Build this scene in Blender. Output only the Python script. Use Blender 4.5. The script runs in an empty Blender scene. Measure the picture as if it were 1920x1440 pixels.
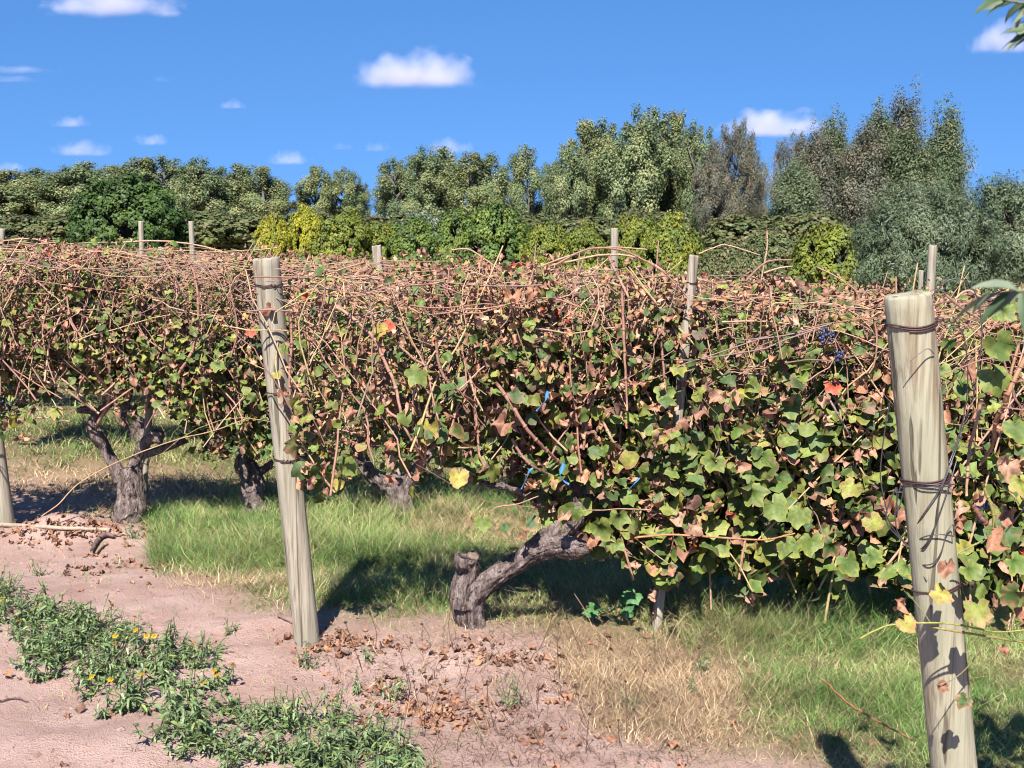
import bpy, math, random
import numpy as np
random.seed(5)
R = np.random.default_rng(11)
SC = bpy.context.scene
COL = SC.collection
rad = math.radians

# ------------------------------------------------------------------ camera, world, sun, exposure
CAM_H = 1.63
PITCH = math.atan(320 / 2400.0)
FPX = 2400.0
cam = bpy.data.cameras.new('camera')
cam.sensor_width = 36.0
cam.lens = 36.0 * FPX / 1920.0
cam.clip_start = 0.05
cam.clip_end = 6000
cam.dof.use_dof = True
cam.dof.focus_distance = 5.0
cam.dof.aperture_fstop = 15.0
camo = bpy.data.objects.new('camera', cam)
COL.objects.link(camo)
camo.location = (0, 0, CAM_H)
camo.rotation_euler = (math.pi / 2 - PITCH, 0, 0)
SC.camera = camo

SHX, SHY, SHZ = 0.20, 1.25, 1.45            # a post of height SHZ throws its shadow by (SHX, SHY)
sun_el = math.atan2(SHZ, math.hypot(SHX, SHY))
sun_az = math.atan2(-SHX, -SHY)              # compass direction towards the sun (from +Y, clockwise)
world = bpy.data.worlds.new('World')
SC.world = world
world.use_nodes = True
wn = world.node_tree
wn.nodes.clear()
sky = wn.nodes.new('ShaderNodeTexSky')
sky.sky_type = 'NISHITA'
sky.sun_disc = False
sky.sun_elevation = sun_el
sky.sun_rotation = sun_az
sky.air_density = 1.0
sky.dust_density = 0.15
sky.ozone_density = 2.6
bg = wn.nodes.new('ShaderNodeBackground')
bg.inputs['Strength'].default_value = 0.088
wo = wn.nodes.new('ShaderNodeOutputWorld')
tcw = wn.nodes.new('ShaderNodeTexCoord'); lift = wn.nodes.new('ShaderNodeVectorMath'); lift.operation = 'ADD'; lift.inputs[1].default_value = (0, 0, .30)
nrw = wn.nodes.new('ShaderNodeVectorMath'); nrw.operation = 'NORMALIZE'
wn.links.new(tcw.outputs['Generated'], lift.inputs[0]); wn.links.new(lift.outputs[0], nrw.inputs[0]); wn.links.new(nrw.outputs[0], sky.inputs[0])
hs = wn.nodes.new('ShaderNodeHueSaturation'); hs.inputs['Saturation'].default_value = 1.28; hs.inputs['Hue'].default_value = .506
wn.links.new(sky.outputs[0], hs.inputs['Color']); wn.links.new(hs.outputs[0], bg.inputs[0])
wn.links.new(bg.outputs[0], wo.inputs[0])

sl = bpy.data.lights.new('sun', 'SUN')
sl.energy = 5.0
sl.angle = rad(0.53)
sl.color = (1.0, 0.955, 0.89)
so = bpy.data.objects.new('sun', sl)
COL.objects.link(so)
from mathutils import Vector
so.rotation_euler = Vector((SHX, SHY, -SHZ)).to_track_quat('-Z', 'Y').to_euler()
so.location = (-3, -8, 20)
SC.view_settings.view_transform = 'Standard'
SC.view_settings.look = 'None'
SC.view_settings.exposure = 1.28
SC.view_settings.gamma = 1.0
SC.cycles.volume_bounces = 8
SC.cycles.max_bounces = 8
SC.cycles.diffuse_bounces = 1
SC.cycles.pixel_filter_type = 'BLACKMAN_HARRIS'
SC.cycles.filter_width = 1.05
SC.cycles.transmission_bounces = 3

# ------------------------------------------------------------------ maths helpers
def hash3(i, j, k, seed):
    n = (i.astype(np.int64) * 374761393 + j.astype(np.int64) * 668265263 + k.astype(np.int64) * 2147483647 + seed * 974711) & 0xFFFFFFFF
    n = ((n ^ (n >> 13)) * 1274126177) & 0xFFFFFFFF
    n = (n ^ (n >> 16)) & 0xFFFF
    return n / 32767.5 - 1.0

def vnoise(x, y, z=None, seed=0):
    x = np.asarray(x, float); y = np.asarray(y, float)
    z = np.zeros_like(x) if z is None else np.asarray(z, float)
    xi, yi, zi = np.floor(x), np.floor(y), np.floor(z)
    fx, fy, fz = x - xi, y - yi, z - zi
    fx, fy, fz = [f * f * (3 - 2 * f) for f in (fx, fy, fz)]
    r = 0
    for a in (0, 1):
        for b in (0, 1):
            for c in (0, 1):
                w = (fx if a else 1 - fx) * (fy if b else 1 - fy) * (fz if c else 1 - fz)
                r = r + w * hash3(xi + a, yi + b, zi + c, seed)
    return r

def fbm(x, y, z=None, seed=0, o=3):
    r = 0; a = 1.0; f = 1.0; t = 0
    for i in range(o):
        r = r + a * vnoise(x * f, y * f, None if z is None else z * f, seed + i * 17)
        t += a; a *= 0.5; f *= 2.03
    return r / t

def sstep(x, a, b):
    t = np.clip((np.asarray(x, float) - a) / (b - a), 0, 1)
    return t * t * (3 - 2 * t)

SLOPE = 0.22
Y0 = {-1: 2.38, 0: 4.93}
def row_y0(k):
    return 2.38 if k == -1 else 4.93 + 2.28 * k
def row_y(k, x):
    return row_y0(k) + SLOPE * np.asarray(x, float)

def plane(x, y):
    x = np.asarray(x, float); y = np.asarray(y, float)
    yy = np.clip(y, 5.5, 38)
    xc = np.clip(x, -8, 9)
    bl = np.where(x < 0, sstep(y, 6.5, 10), sstep(y, 3.5, 6))
    return -0.038 * (yy - 5.5) - np.where(xc < 0, .042, .07) * xc * bl

MOUNDS = [(-1.02, 4.98, .16, .10, .045), (-1.75, 5.1, .35, .15, .03), (-0.05, 4.62, .2, .12, .035), (-2.35, 5.0, .2, .3, -.02),
          (-1.2, 3.85, .5, .12, .03), (-0.35, 3.5, .3, .18, .03), (-2.35, 6.55, .22, .12, .08), (0.35, 3.35, .25, .2, .02)]
def g(x, y):
    x = np.asarray(x, float); y = np.asarray(y, float)
    z = plane(x, y)
    near = 1 - sstep(y, 9, 13)
    for k in (0, 1, 2):
        d = (y - row_y(k, x)) * .977
        x0 = {0: -.85, 1: -2.75, 2: -4.6}[k]
        z = z + near * 0.05 * np.exp(-(d / .33) ** 2) * sstep(x, x0 - .5, x0 + .5)
    for mx, my, sx, sy, h in MOUNDS:
        z = z + h * np.exp(-((x - mx) / sx) ** 2 - ((y - my) / sy) ** 2)
    z = z + near * (0.022 * fbm(x * 1.7, y * 1.7, seed=3) + 0.012 * fbm(x * 7, y * 7, seed=9, o=2) + .005 * vnoise(x * 24, y * 24, seed=2) + .002 * np.abs(vnoise(x * 13, y * 13, seed=22)))
    z = z - .028 * near                     # keeps the post feet at zero on average
    return z + sstep(y, 12, 40) * .25 * fbm(x * .1, y * .1, seed=5)

cp, sp_ = math.cos(PITCH), math.sin(PITCH)
def at(px, py, Y):
    """point at forward depth Y that the photograph shows at pixel px, py (used to read positions off the photograph)"""
    px = np.asarray(px, float); py = np.asarray(py, float); Y = np.asarray(Y, float)
    dy = (720 - py) * sp_ + FPX * cp
    dz = (720 - py) * cp - FPX * sp_
    return np.stack([(px - 960) / dy * Y, Y + 0 * px, CAM_H + dz / dy * Y], -1)
def proj(x, y, z):
    z = z - CAM_H
    cf = y * cp - z * sp_
    cu = y * sp_ + z * cp
    return 960 + FPX * x / cf, 720 - FPX * cu / cf
def on_ground(px, py):
    Y = 4.0
    for _ in range(25):
        p = at(px, py, Y)
        dz = (p[2] - CAM_H) / Y
        Y = Y * .5 + .5 * (float(g(p[0], p[1])) - CAM_H) / dz
    return at(px, py, Y)

def lin(r, g_, b, k=1.0):
    """albedo of a surface that looks (r, g, b) in full sun"""
    f = lambda v: ((v / 255 + .055) / 1.055) ** 2.4 if v > 10 else v / 255 / 12.92
    return np.array([f(r), f(g_), f(b)]) * k / 2.05

# ------------------------------------------------------------------ mesh builder
class MB:
    def __init__(s):
        s.v = []; s.c = []; s.q = []; s.t = []; s.n = 0
    def add(s, v, quads=None, tris=None, col=None):
        v = np.asarray(v, float).reshape(-1, 3)
        s.v.append(v)
        if col is None: col = (1, 1, 1)
        col = np.asarray(col, float)
        if col.ndim == 1: col = np.tile(col, (len(v), 1))
        s.c.append(col.reshape(-1, 3))
        if quads is not None and len(quads): s.q.append(np.asarray(quads).reshape(-1, 4) + s.n)
        if tris is not None and len(tris): s.t.append(np.asarray(tris).reshape(-1, 3) + s.n)
        s.n += len(v)
        return s
    def build(s, name, mat, parent=None, smooth=True, loc=(0, 0, 0)):
        v = np.concatenate(s.v) - np.asarray(loc); c = np.concatenate(s.c)
        q = np.concatenate(s.q) if s.q else np.zeros((0, 4), int)
        t = np.concatenate(s.t) if s.t else np.zeros((0, 3), int)
        me = bpy.data.meshes.new(name)
        me.vertices.add(len(v)); me.vertices.foreach_set('co', v.astype(np.float32).ravel())
        loops = np.concatenate([q.ravel(), t.ravel()]).astype(np.int32)
        me.loops.add(len(loops)); me.loops.foreach_set('vertex_index', loops)
        me.polygons.add(len(q) + len(t))
        ls = np.concatenate([np.arange(len(q)) * 4, len(q) * 4 + np.arange(len(t)) * 3]).astype(np.int32)
        me.polygons.foreach_set('loop_start', ls)
        me.polygons.foreach_set('use_smooth', np.full(len(q) + len(t), smooth))
        a = me.color_attributes.new('Col', 'FLOAT_COLOR', 'POINT')
        a.data.foreach_set('color', np.concatenate([c, np.ones((len(c), 1))], 1).astype(np.float32).ravel())
        me.update(calc_edges=True)
        me.materials.append(mat)
        o = bpy.data.objects.new(name, me); COL.objects.link(o)
        if parent is not None: o.parent = parent
        return o

def empty(name, loc, label, cat, group=None, rz=0):
    o = bpy.data.objects.new(name, None); COL.objects.link(o)
    o.location = loc; o.rotation_euler = (0, 0, rz); o.empty_display_size = .1
    return tag(o, label, cat, group)
def tag(o, label=None, cat=None, group=None, kind=None):
    if label: o['label'] = label
    if cat: o['category'] = cat
    if group: o['group'] = group
    if kind: o['kind'] = kind
    return o
def copy_thing(root, loc, rz=0, scale=None, label=None, keep=lambda o: True):
    r = root.copy(); COL.objects.link(r); r.location = loc; r.rotation_euler = (0, 0, rz)
    if scale is not None: r.scale = scale
    if label: r['label'] = label
    for ch in root.children:
        if keep(ch):
            c = ch.copy(); COL.objects.link(c); c.parent = r
            for d in ch.children:
                e = d.copy(); COL.objects.link(e); e.parent = c
    return r

def smooth_path(P, n):
    P = np.asarray(P, float)
    if len(P) == 2: P = np.array([P[0], (P[0] + P[1]) / 2, P[1]])
    Q = np.vstack([2 * P[0] - P[1], P, 2 * P[-1] - P[-2]])
    out = []
    m = len(P) - 1
    for u in np.linspace(0, m, n):
        i = min(int(u), m - 1); t = u - i
        a, b, c, d = Q[i:i + 4]
        out.append(.5 * (2 * b + (c - a) * t + (2 * a - 5 * b + 4 * c - d) * t * t + (3 * b - a - 3 * c + d) * t ** 3))
    return np.array(out)

def tube_batch(P, Rr, sides=5):
    """P (N,K,3), Rr (N,K) -> verts, quads"""
    P = np.asarray(P, float); N, K = P.shape[:2]
    T = np.gradient(P, axis=1)
    T /= np.linalg.norm(T, axis=2, keepdims=True) + 1e-9
    up = np.zeros((N, 1, 3)); up[:, 0, 1] = 1
    mean = T.mean(1); up[np.abs(mean[:, 1]) > .75] = (0, 0, 1)
    A = np.cross(T, np.broadcast_to(up, T.shape)); A /= np.linalg.norm(A, axis=2, keepdims=True) + 1e-9
    B = np.cross(T, A)
    th = np.arange(sides) / sides * 2 * np.pi
    V = P[:, :, None] + (A[:, :, None] * np.cos(th)[:, None] + B[:, :, None] * np.sin(th)[:, None]) * Rr[:, :, None, None]
    i = np.arange(N)[:, None, None] * K * sides + np.arange(K - 1)[None, :, None] * sides
    s = np.arange(sides)[None, None]; s2 = (s + 1) % sides
    q = np.stack([i + s, i + s2, i + s2 + sides, i + s + sides], -1).reshape(-1, 4)
    return V.reshape(-1, 3), q, K * sides

def one_tube(mb, P, r, sides=6, n=24, col=(1, 1, 1), jit=0, cap=True):
    P = smooth_path(P, n)
    r = np.atleast_1d(np.asarray(r, float))
    rr = np.interp(np.linspace(0, 1, n), np.linspace(0, 1, len(r)), r) if len(r) > 1 else np.full(n, r[0])
    if jit: P = P + R.normal(0, jit, P.shape)
    V, q, m = tube_batch(P[None], rr[None], sides)
    tri = []
    if cap:
        V = np.vstack([V, P[0], P[-1]])
        for s in range(sides):
            tri.append((s, (s + 1) % sides, m)); tri.append(((s + 1) % sides + (n - 1) * sides, s + (n - 1) * sides, m + 1))
    mb.add(V, q, tri, col)

def gnarled(mb, P, r, sides=22, n=70, amp=.16, seed=0, closed_end=True, twist=2.0):
    if sides == 22: sides = 56; n = int(n * 1.8); amp = .26; r = np.asarray(r) * .80
    P0, r0_ = P, r
    P = smooth_path(P, n)
    r = np.asarray(r, float)
    rr = smooth_path(np.stack([r, r, r], -1), n)[:, 0]
    L = np.concatenate([[0], np.cumsum(np.linalg.norm(np.diff(P, axis=0), axis=1))])
    P = P + np.stack([fbm(L * 9, L * 0, seed=seed), fbm(L * 9, L * 0 + 5, seed=seed), fbm(L * 9, L * 0 + 9, seed=seed)], -1) * .12 * rr[:, None]
    V, q, m = tube_batch(P[None], rr[None] * 0 + 1, sides)
    V = V.reshape(n, sides, 3)
    D = V - P[:, None]
    th = np.arange(sides) / sides * 2 * np.pi
    TH = th[None] + L[:, None] * twist
    k = 1 + amp * (1.0 * fbm(np.cos(TH) * 3.2 + 7, np.sin(TH) * 3.2, L[:, None] * 5 + 0 * TH, seed=seed, o=3)
                   + .9 * np.abs(vnoise(np.cos(TH) * 1.6, np.sin(TH) * 1.6, L[:, None] * 12 + 0 * TH, seed=seed + 4))
                   + .45 * vnoise(np.cos(TH) * 7, np.sin(TH) * 7, L[:, None] * 9 + 0 * TH, seed=seed + 8)
                   - .50 * (1 - np.abs(vnoise(np.cos(TH) * 5.5 + 3, np.sin(TH) * 5.5, L[:, None] * 7 + 0 * TH, seed=seed + 11))) ** 5
                   + .22 * vnoise(np.cos(TH) * 14, np.sin(TH) * 14, L[:, None] * 26 + 0 * TH, seed=seed + 14))
    V = P[:, None] + D * (rr[:, None] * k)[:, :, None]
    V = V.reshape(-1, 3)
    tri = []
    if closed_end:
        V = np.vstack([V, P[-1] + (P[-1] - P[-2]) * .6])
        for s in range(sides): tri.append(((s + 1) % sides + (n - 1) * sides, s + (n - 1) * sides, m))
    mb.add(V, q, tri)
    if sides == 56:                                   # shreds of bark that peel along the wood
        rg = np.random.default_rng(seed + 900); ns = int(260 * L[-1] / .4) + 20
        VV = V[:n * sides].reshape(n, sides, 3); K = 6; ii = rg.integers(0, n - 12, ns); jj = rg.integers(0, sides, ns)
        ln_ = rg.integers(5, 12, ns); u = np.linspace(0, 1, K)
        idx_ = np.clip((ii[:, None] + u[None] * ln_[:, None]).astype(int), 0, n - 1)
        js = (jj[:, None] + (u[None] * rg.normal(0, 2.0, (ns, 1))).astype(int)) % sides
        S = VV[idx_, js]; Cc = P[idx_]; D_ = norm(S - Cc); lift = rg.uniform(.0005, .007, ns)[:, None] * np.abs(u[None] - rg.uniform(0, .6, (ns, 1))) * 1.6 + .001
        S = S + D_ * lift[..., None]; T_ = norm(np.gradient(S, axis=1)); W = norm(np.cross(T_, D_)) * (rg.uniform(.0012, .0038, ns)[:, None] * (1 - .8 * np.abs(2 * u[None] - 1)))[..., None]
        Vs = np.stack([S - W, S + W], 2).reshape(-1, 3); b_ = (np.arange(ns) * K * 2)[:, None] + np.arange(K - 1)[None] * 2
        mb.add(Vs, np.stack([b_, b_ + 1, b_ + 3, b_ + 2], -1).reshape(-1, 4))

# ------------------------------------------------------------------ materials
def newmat(name):
    m = bpy.data.materials.new(name); m.use_nodes = True
    nt = m.node_tree; b = nt.nodes['Principled BSDF']; return m, nt, b, nt.nodes['Material Output']
def N(nt, t, **kw):
    n = nt.nodes.new(t)
    for k, v in kw.items(): setattr(n, k, v)
    return n
def noise(nt, vec, scale, detail=4, rough=.55, out='Fac'):
    n = N(nt, 'ShaderNodeTexNoise'); n.inputs['Scale'].default_value = scale; n.inputs['Detail'].default_value = detail
    n.inputs['Roughness'].default_value = rough
    if vec is not None: nt.links.new(vec, n.inputs['Vector'])
    return n.outputs[out]
def ramp(nt, fac, stops):
    r = N(nt, 'ShaderNodeValToRGB'); e = r.color_ramp.elements
    while len(e) < len(stops): e.new(.5)
    for x, (p, c) in zip(e, stops): x.position = p; x.color = (*c, 1) if len(c) == 3 else c
    nt.links.new(fac, r.inputs[0]); return r.outputs[0]
def mixc(nt, fac, a, b, mode='MIX'):
    m = N(nt, 'ShaderNodeMix', data_type='RGBA', blend_type=mode)
    for sock, v in ((m.inputs[0], fac), (m.inputs[6], a), (m.inputs[7], b)):
        if hasattr(v, 'node'): nt.links.new(v, sock)
        else: sock.default_value = v if isinstance(v, (int, float)) else (*v, 1)
    return m.outputs[2]
def bump(nt, h, strength, dist, b):
    n = N(nt, 'ShaderNodeBump'); n.inputs['Strength'].default_value = strength; n.inputs['Distance'].default_value = dist
    nt.links.new(h, n.inputs['Height']); nt.links.new(n.outputs[0], b.inputs['Normal']); return n
def mapping(nt, scale, coord='Object'):
    tc = N(nt, 'ShaderNodeTexCoord'); mp = N(nt, 'ShaderNodeMapping'); mp.inputs['Scale'].default_value = scale
    nt.links.new(tc.outputs[coord], mp.inputs[0]); return mp.outputs[0]

def leaf_mat(name, trans=.25, rough=.5, spot=None, scale=60, spec=.35):
    m, nt, b, out = newmat(name)
    at_ = N(nt, 'ShaderNodeAttribute', attribute_name='Col')
    tc = N(nt, 'ShaderNodeTexCoord')
    nz = noise(nt, tc.outputs['Object'], scale, 3, .6)
    c = mixc(nt, 1.0, at_.outputs['Color'], ramp(nt, nz, [(.3, (.72, .72, .72)), (.7, (1.22, 1.22, 1.22))]), 'MULTIPLY')
    if spot is not None:
        nz2 = noise(nt, tc.outputs['Object'], scale * 2.2, 2, .5)
        c = mixc(nt, ramp(nt, nz2, [(.60, (0, 0, 0)), (.70, (.75, .75, .75))]), c, spot)
    nt.links.new(c, b.inputs['Base Color'])
    b.inputs['Roughness'].default_value = rough
    b.inputs['Specular IOR Level'].default_value = spec
    tr = N(nt, 'ShaderNodeBsdfTranslucent'); nt.links.new(c, tr.inputs[0])
    mx = N(nt, 'ShaderNodeMixShader'); mx.inputs[0].default_value = trans
    nt.links.new(b.outputs[0], mx.inputs[1]); nt.links.new(tr.outputs[0], mx.inputs[2])
    nt.links.new(mx.outputs[0], out.inputs[0])
    return m
M_LEAF = leaf_mat('vine_leaf', .16, .62, tuple(lin(150, 110, 70)), 70)
M_TREE = leaf_mat('tree_leaf', .22, .55, None, 1.5, .3)
M_GRASS = leaf_mat('grass_blade', .16, .55, None, 9, .3)
M_WEED = leaf_mat('weed_leaf', .22, .5, None, 40)
M_LITTER = leaf_mat('dry_leaf', .1, .7, None, 40, .15)

def bark_mat(name, c1, c2, c3, sc=30, bd=.01, stretch=(1, 1, .25)):
    m, nt, b, out = newmat(name)
    v = mapping(nt, stretch)
    n1 = noise(nt, v, sc, 6, .65); n2 = noise(nt, v, sc * 4.5, 4, .6)
    c = ramp(nt, n1, [(.30, c1), (.50, c2), (.72, c3)])
    c = mixc(nt, 1.0, c, ramp(nt, n2, [(.3, (.55, .55, .55)), (.65, (1.2, 1.2, 1.2))]), 'MULTIPLY')
    nt.links.new(c, b.inputs['Base Color']); b.inputs['Roughness'].default_value = .9
    b.inputs['Specular IOR Level'].default_value = .15
    ad = N(nt, 'ShaderNodeMath', operation='ADD'); nt.links.new(n1, ad.inputs[0]); nt.links.new(n2, ad.inputs[1])
    bump(nt, ad.outputs[0], 1.0, bd, b)
    return m
M_BARK = bark_mat('vine_bark', lin(88, 72, 68), lin(172, 150, 142), lin(232, 214, 204), 38, .018)
M_TBARK = bark_mat('tree_bark', lin(95, 88, 80), lin(150, 142, 130), lin(190, 182, 170), 1.5, .03)
M_CUT = bark_mat('cut_wood', lin(120, 98, 88), lin(168, 142, 130), lin(190, 166, 152), 40, .004)

def attr_mat(name, rough=.6, sc=40, spec=.3, metal=0.0):
    m, nt, b, out = newmat(name)
    a = N(nt, 'ShaderNodeAttribute', attribute_name='Col'); tc = N(nt, 'ShaderNodeTexCoord')
    nz = noise(nt, tc.outputs['Object'], sc, 3)
    c = mixc(nt, 1.0, a.outputs['Color'], ramp(nt, nz, [(.3, (.7, .7, .7)), (.7, (1.2, 1.2, 1.2))]), 'MULTIPLY')
    nt.links.new(c, b.inputs['Base Color']); b.inputs['Roughness'].default_value = rough
    b.inputs['Specular IOR Level'].default_value = spec; b.inputs['Metallic'].default_value = metal
    return m
M_CANE = attr_mat('cane_bark', .6, 60)
M_WIRE = attr_mat('rusty_wire', .6, 60, .4, .3)
M_ZINC = attr_mat('zinc_wire', .45, 60, .5, .6)
M_PLASTIC = attr_mat('blue_plastic', .4, 30, .5)
M_GRAPE, _nt, _b, _ = newmat('grape_skin')
_nz = noise(_nt, mapping(_nt, (1, 1, 1)), 60, 2)
_nt.links.new(ramp(_nt, _nz, [(.35, tuple(lin(40, 40, 70))), (.65, tuple(lin(90, 95, 140)))]), _b.inputs['Base Color'])
_b.inputs['Roughness'].default_value = .5

def post_mat(name, base, streak, green, crack=.5):
    m, nt, b, out = newmat(name)
    v = mapping(nt, (1, 1, .045)); v2 = mapping(nt, (1, 1, .5)); v3 = mapping(nt, (1, 1, .012))
    g1 = noise(nt, v, 40, 5, .55); g2 = noise(nt, v2, 7, 3, .5); g3 = noise(nt, v3, 45, 2, .5)
    g5 = noise(nt, mapping(nt, (1, 1, .03)), 190, 3, .6)
    c = ramp(nt, g1, [(.34, tuple(streak)), (.48, tuple(base)), (.68, tuple(np.asarray(base) * 1.2))])
    c = mixc(nt, 1.0, c, ramp(nt, g5, [(.36, (.70, .68, .66)), (.52, (1.05, 1.05, 1.05))]), 'MULTIPLY')
    c = mixc(nt, ramp(nt, g2, [(.42, (0, 0, 0)), (.66, (.65, .65, .65))]), c, tuple(green))
    c = mixc(nt, ramp(nt, g3, [(.335, (crack + .25,) * 3), (.37, (0, 0, 0))]), c, tuple(np.asarray(streak) * .35))
    nt.links.new(c, b.inputs['Base Color']); b.inputs['Roughness'].default_value = .85; b.inputs['Specular IOR Level'].default_value = .2
    ad = N(nt, 'ShaderNodeMath', operation='MULTIPLY'); nt.links.new(g1, ad.inputs[0]); nt.links.new(ramp(nt, g3, [(.32, (0, 0, 0)), (.38, (1, 1, 1))]), ad.inputs[1])
    bump(nt, ad.outputs[0], .8, .004, b)
    return m
M_POST = post_mat('weathered_post', lin(202, 190, 168), lin(160, 142, 120), lin(180, 174, 152))
M_POST2 = post_mat('tan_post', lin(206, 196, 168), lin(168, 144, 114), lin(182, 180, 152))
M_STAKE = post_mat('pale_stake', lin(205, 192, 172), lin(158, 140, 120), lin(178, 170, 150))

# ------------------------------------------------------------------ ground
def axis(a, b, step, lo, hi, gr=1.09):
    x = list(np.arange(a, b, step)); s = step
    while x[-1] < hi: s *= gr; x.append(x[-1] + s)
    s = step
    while x[0] > lo: s *= gr; x.insert(0, x[0] - s)
    return np.array(x)
gx = axis(-3.3, 2.6, .028, -900, 900); gy = axis(2.2, 8.4, .028, -60, 1500)
XX, YY = np.meshgrid(gx, gy, indexing='xy')
ZZ = g(XX, YY)
ni, nj = XX.shape
idx = (np.arange(ni - 1)[:, None] * nj + np.arange(nj - 1)[None]).ravel()

def masks(x, y):
    """(grass density, strawness, litter density) of the ground at world points; patches follow the rows and the headland track"""
    px, py = proj(x, y, 0 * np.asarray(x, float))
    n1 = fbm(x * 1.6, y * 1.6, seed=21); n2 = fbm(x * 5, y * 5, seed=33, o=2)
    # lower edge of the grass, as a curve across the field
    ex = np.array([-400, 0, 150, 270, 290, 420, 600, 700, 900, 1010, 1060, 1130, 1200, 1350, 1500, 1700, 2400])
    ey = np.array([900, 905, 925, 960, 1060, 1105, 1150, 1150, 1175, 1190, 1300, 1360, 1385, 1400, 1420, 1460, 1550])
    e = np.interp(px, ex, ey) + 26 * n1 + 14 * n2
    gr = 1 - sstep(py, e - 60, e + 34)
    bare = sstep(py, 1190, 1228) * (1 - sstep(px + 75 * n1 + 45 * n2, 1010, 1150))
    gr = gr * (1 - bare)
    # dry straw patches
    def blob(cx, cy, sx, sy): return np.exp(-((px - cx) / sx) ** 2 - ((py - cy) / sy) ** 2)
    st = 1.5 * blob(1180, 1290, 250, 120) + 1.0 * blob(60, 890, 150, 45) + .9 * blob(260, 900, 160, 45) + .8 * blob(330, 1095, 110, 45) \
        + .7 * blob(480, 1085, 150, 30) + .45 * blob(1500, 1400, 200, 60) + .35 * blob(800, 960, 200, 30)
    st = np.clip(st - .8 * blob(470, 1000, 200, 70) - .4 * blob(1650, 1180, 300, 60) + .5 * n1 + .15 * n2 + .10 * sstep(y, 7.5, 12), 0, 1)
    lt = 1.0 * blob(640, 1215, 60, 25) + .9 * blob(830, 1335, 130, 45) + .7 * blob(120, 990, 220, 35) \
        + .5 * blob(200, 1045, 100, 40) + .35 * blob(1000, 1400, 500, 60) + .1
    return gr, st, np.clip(lt, 0, 1)

GR, ST, LT = masks(XX, YY)
cc = np.stack([GR, ST, sstep(YY, 8, 14)], -1)
mb = MB().add(np.stack([XX, YY, ZZ], -1), np.stack([idx, idx + 1, idx + nj + 1, idx + nj], -1), None, cc.reshape(-1, 3))
m, nt, b, out = newmat('dusty_earth')
a = N(nt, 'ShaderNodeAttribute', attribute_name='Col'); sx = N(nt, 'ShaderNodeSeparateColor'); nt.links.new(a.outputs['Color'], sx.inputs[0])
v = mapping(nt, (1, 1, 1))
n1 = noise(nt, v, 3.0, 5, .6); n2 = noise(nt, v, 45, 5, .7); n3 = noise(nt, v, 160, 3, .6); n4 = noise(nt, v, 11, 4, .6)
c = ramp(nt, n1, [(.3, tuple(lin(206, 168, 153))), (.5, tuple(lin(223, 186, 171))), (.72, tuple(lin(235, 202, 188)))])
c = mixc(nt, 1.0, c, ramp(nt, n3, [(.30, (.50, .46, .44)), (.42, (1, 1, 1))]), 'MULTIPLY')
c = mixc(nt, ramp(nt, n4, [(.56, (0, 0, 0)), (.72, (.45, .45, .45))]), c, tuple(lin(186, 146, 122)))
gc = mixc(nt, n1, tuple(lin(120, 118, 80)), tuple(lin(176, 150, 116)))
gc = mixc(nt, sx.outputs[1], gc, tuple(lin(204, 172, 138)))
c = mixc(nt, sx.outputs[0], c, gc)
fc = ramp(nt, noise(nt, v, .4, 4), [(.35, tuple(lin(150, 140, 92))), (.65, tuple(lin(186, 158, 118)))])
c = mixc(nt, sx.outputs[2], c, fc)
nt.links.new(c, b.inputs['Base Color']); b.inputs['Roughness'].default_value = .95; b.inputs['Specular IOR Level'].default_value = .1
ad = N(nt, 'ShaderNodeMath', operation='ADD'); nt.links.new(n2, ad.inputs[0]); nt.links.new(n3, ad.inputs[1])
bump(nt, ad.outputs[0], .9, .012, b)
o = mb.build('ground', m); o['kind'] = 'structure'

# ------------------------------------------------------------------ leaves of the vines
def leaf_template(no=26, ring=True, k=(1, 1, 1, 0)):
    th = -np.pi / 2 + (np.arange(no) + .5) / no * 2 * np.pi
    r = np.zeros(no)
    deg = np.degrees(th)
    def lobe(c, w, h): 
        d = (deg - c + 180) % 360 - 180
        return h * np.exp(-(d / w) ** 2)
    r = .60 + .10 * (1 - k[1]) + lobe(90, 22, .36 * k[0]) + lobe(30, 20, .25 * k[1]) + lobe(150 + k[3], 20, .25 * k[1] * k[2]) + lobe(-28, 19, .12 * k[2]) + lobe(208, 19, .12) - lobe(-90, 16, .46)
    r *= 1 + .05 * np.where(np.arange(no) % 2, 1, -1)
    outer = np.stack([np.cos(th) * r, np.sin(th) * r], -1)
    if ring:
        P = np.vstack([[0, -.12], outer * .52, outer])
        tri = [(0, 1 + i, 1 + (i + 1) % no) for i in range(no)]
        q = [(1 + i, 1 + no + i, 1 + no + (i + 1) % no, 1 + (i + 1) % no) for i in range(no)]
    else:
        P = np.vstack([[0, -.1], outer]); q = []
        tri = [(0, 1 + i, 1 + (i + 1) % no) for i in range(no)]
    rr = np.concatenate([[0], np.full(no, .52), np.ones(no)]) if ring else np.concatenate([[0], np.ones(no)])
    return P, np.array(q, int).reshape(-1, 4), np.array(tri, int), rr
KV = [(1, 1, 1, 0), (1.25, 1.55, 1.2, 6), (.8, .35, .8, -8), (1.1, 1.2, .55, 12)]
T_HI = [leaf_template(26, True, k) for k in KV]; T_MID = [leaf_template(n_, True, k) for n_, k in zip((14, 16, 12, 14), KV)]; T_LO = leaf_template(8, False)
T_LO = (T_LO[0] * 1.05, *T_LO[1:])

def norm(a): return a / (np.linalg.norm(a, axis=-1, keepdims=True) + 1e-9)

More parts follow.
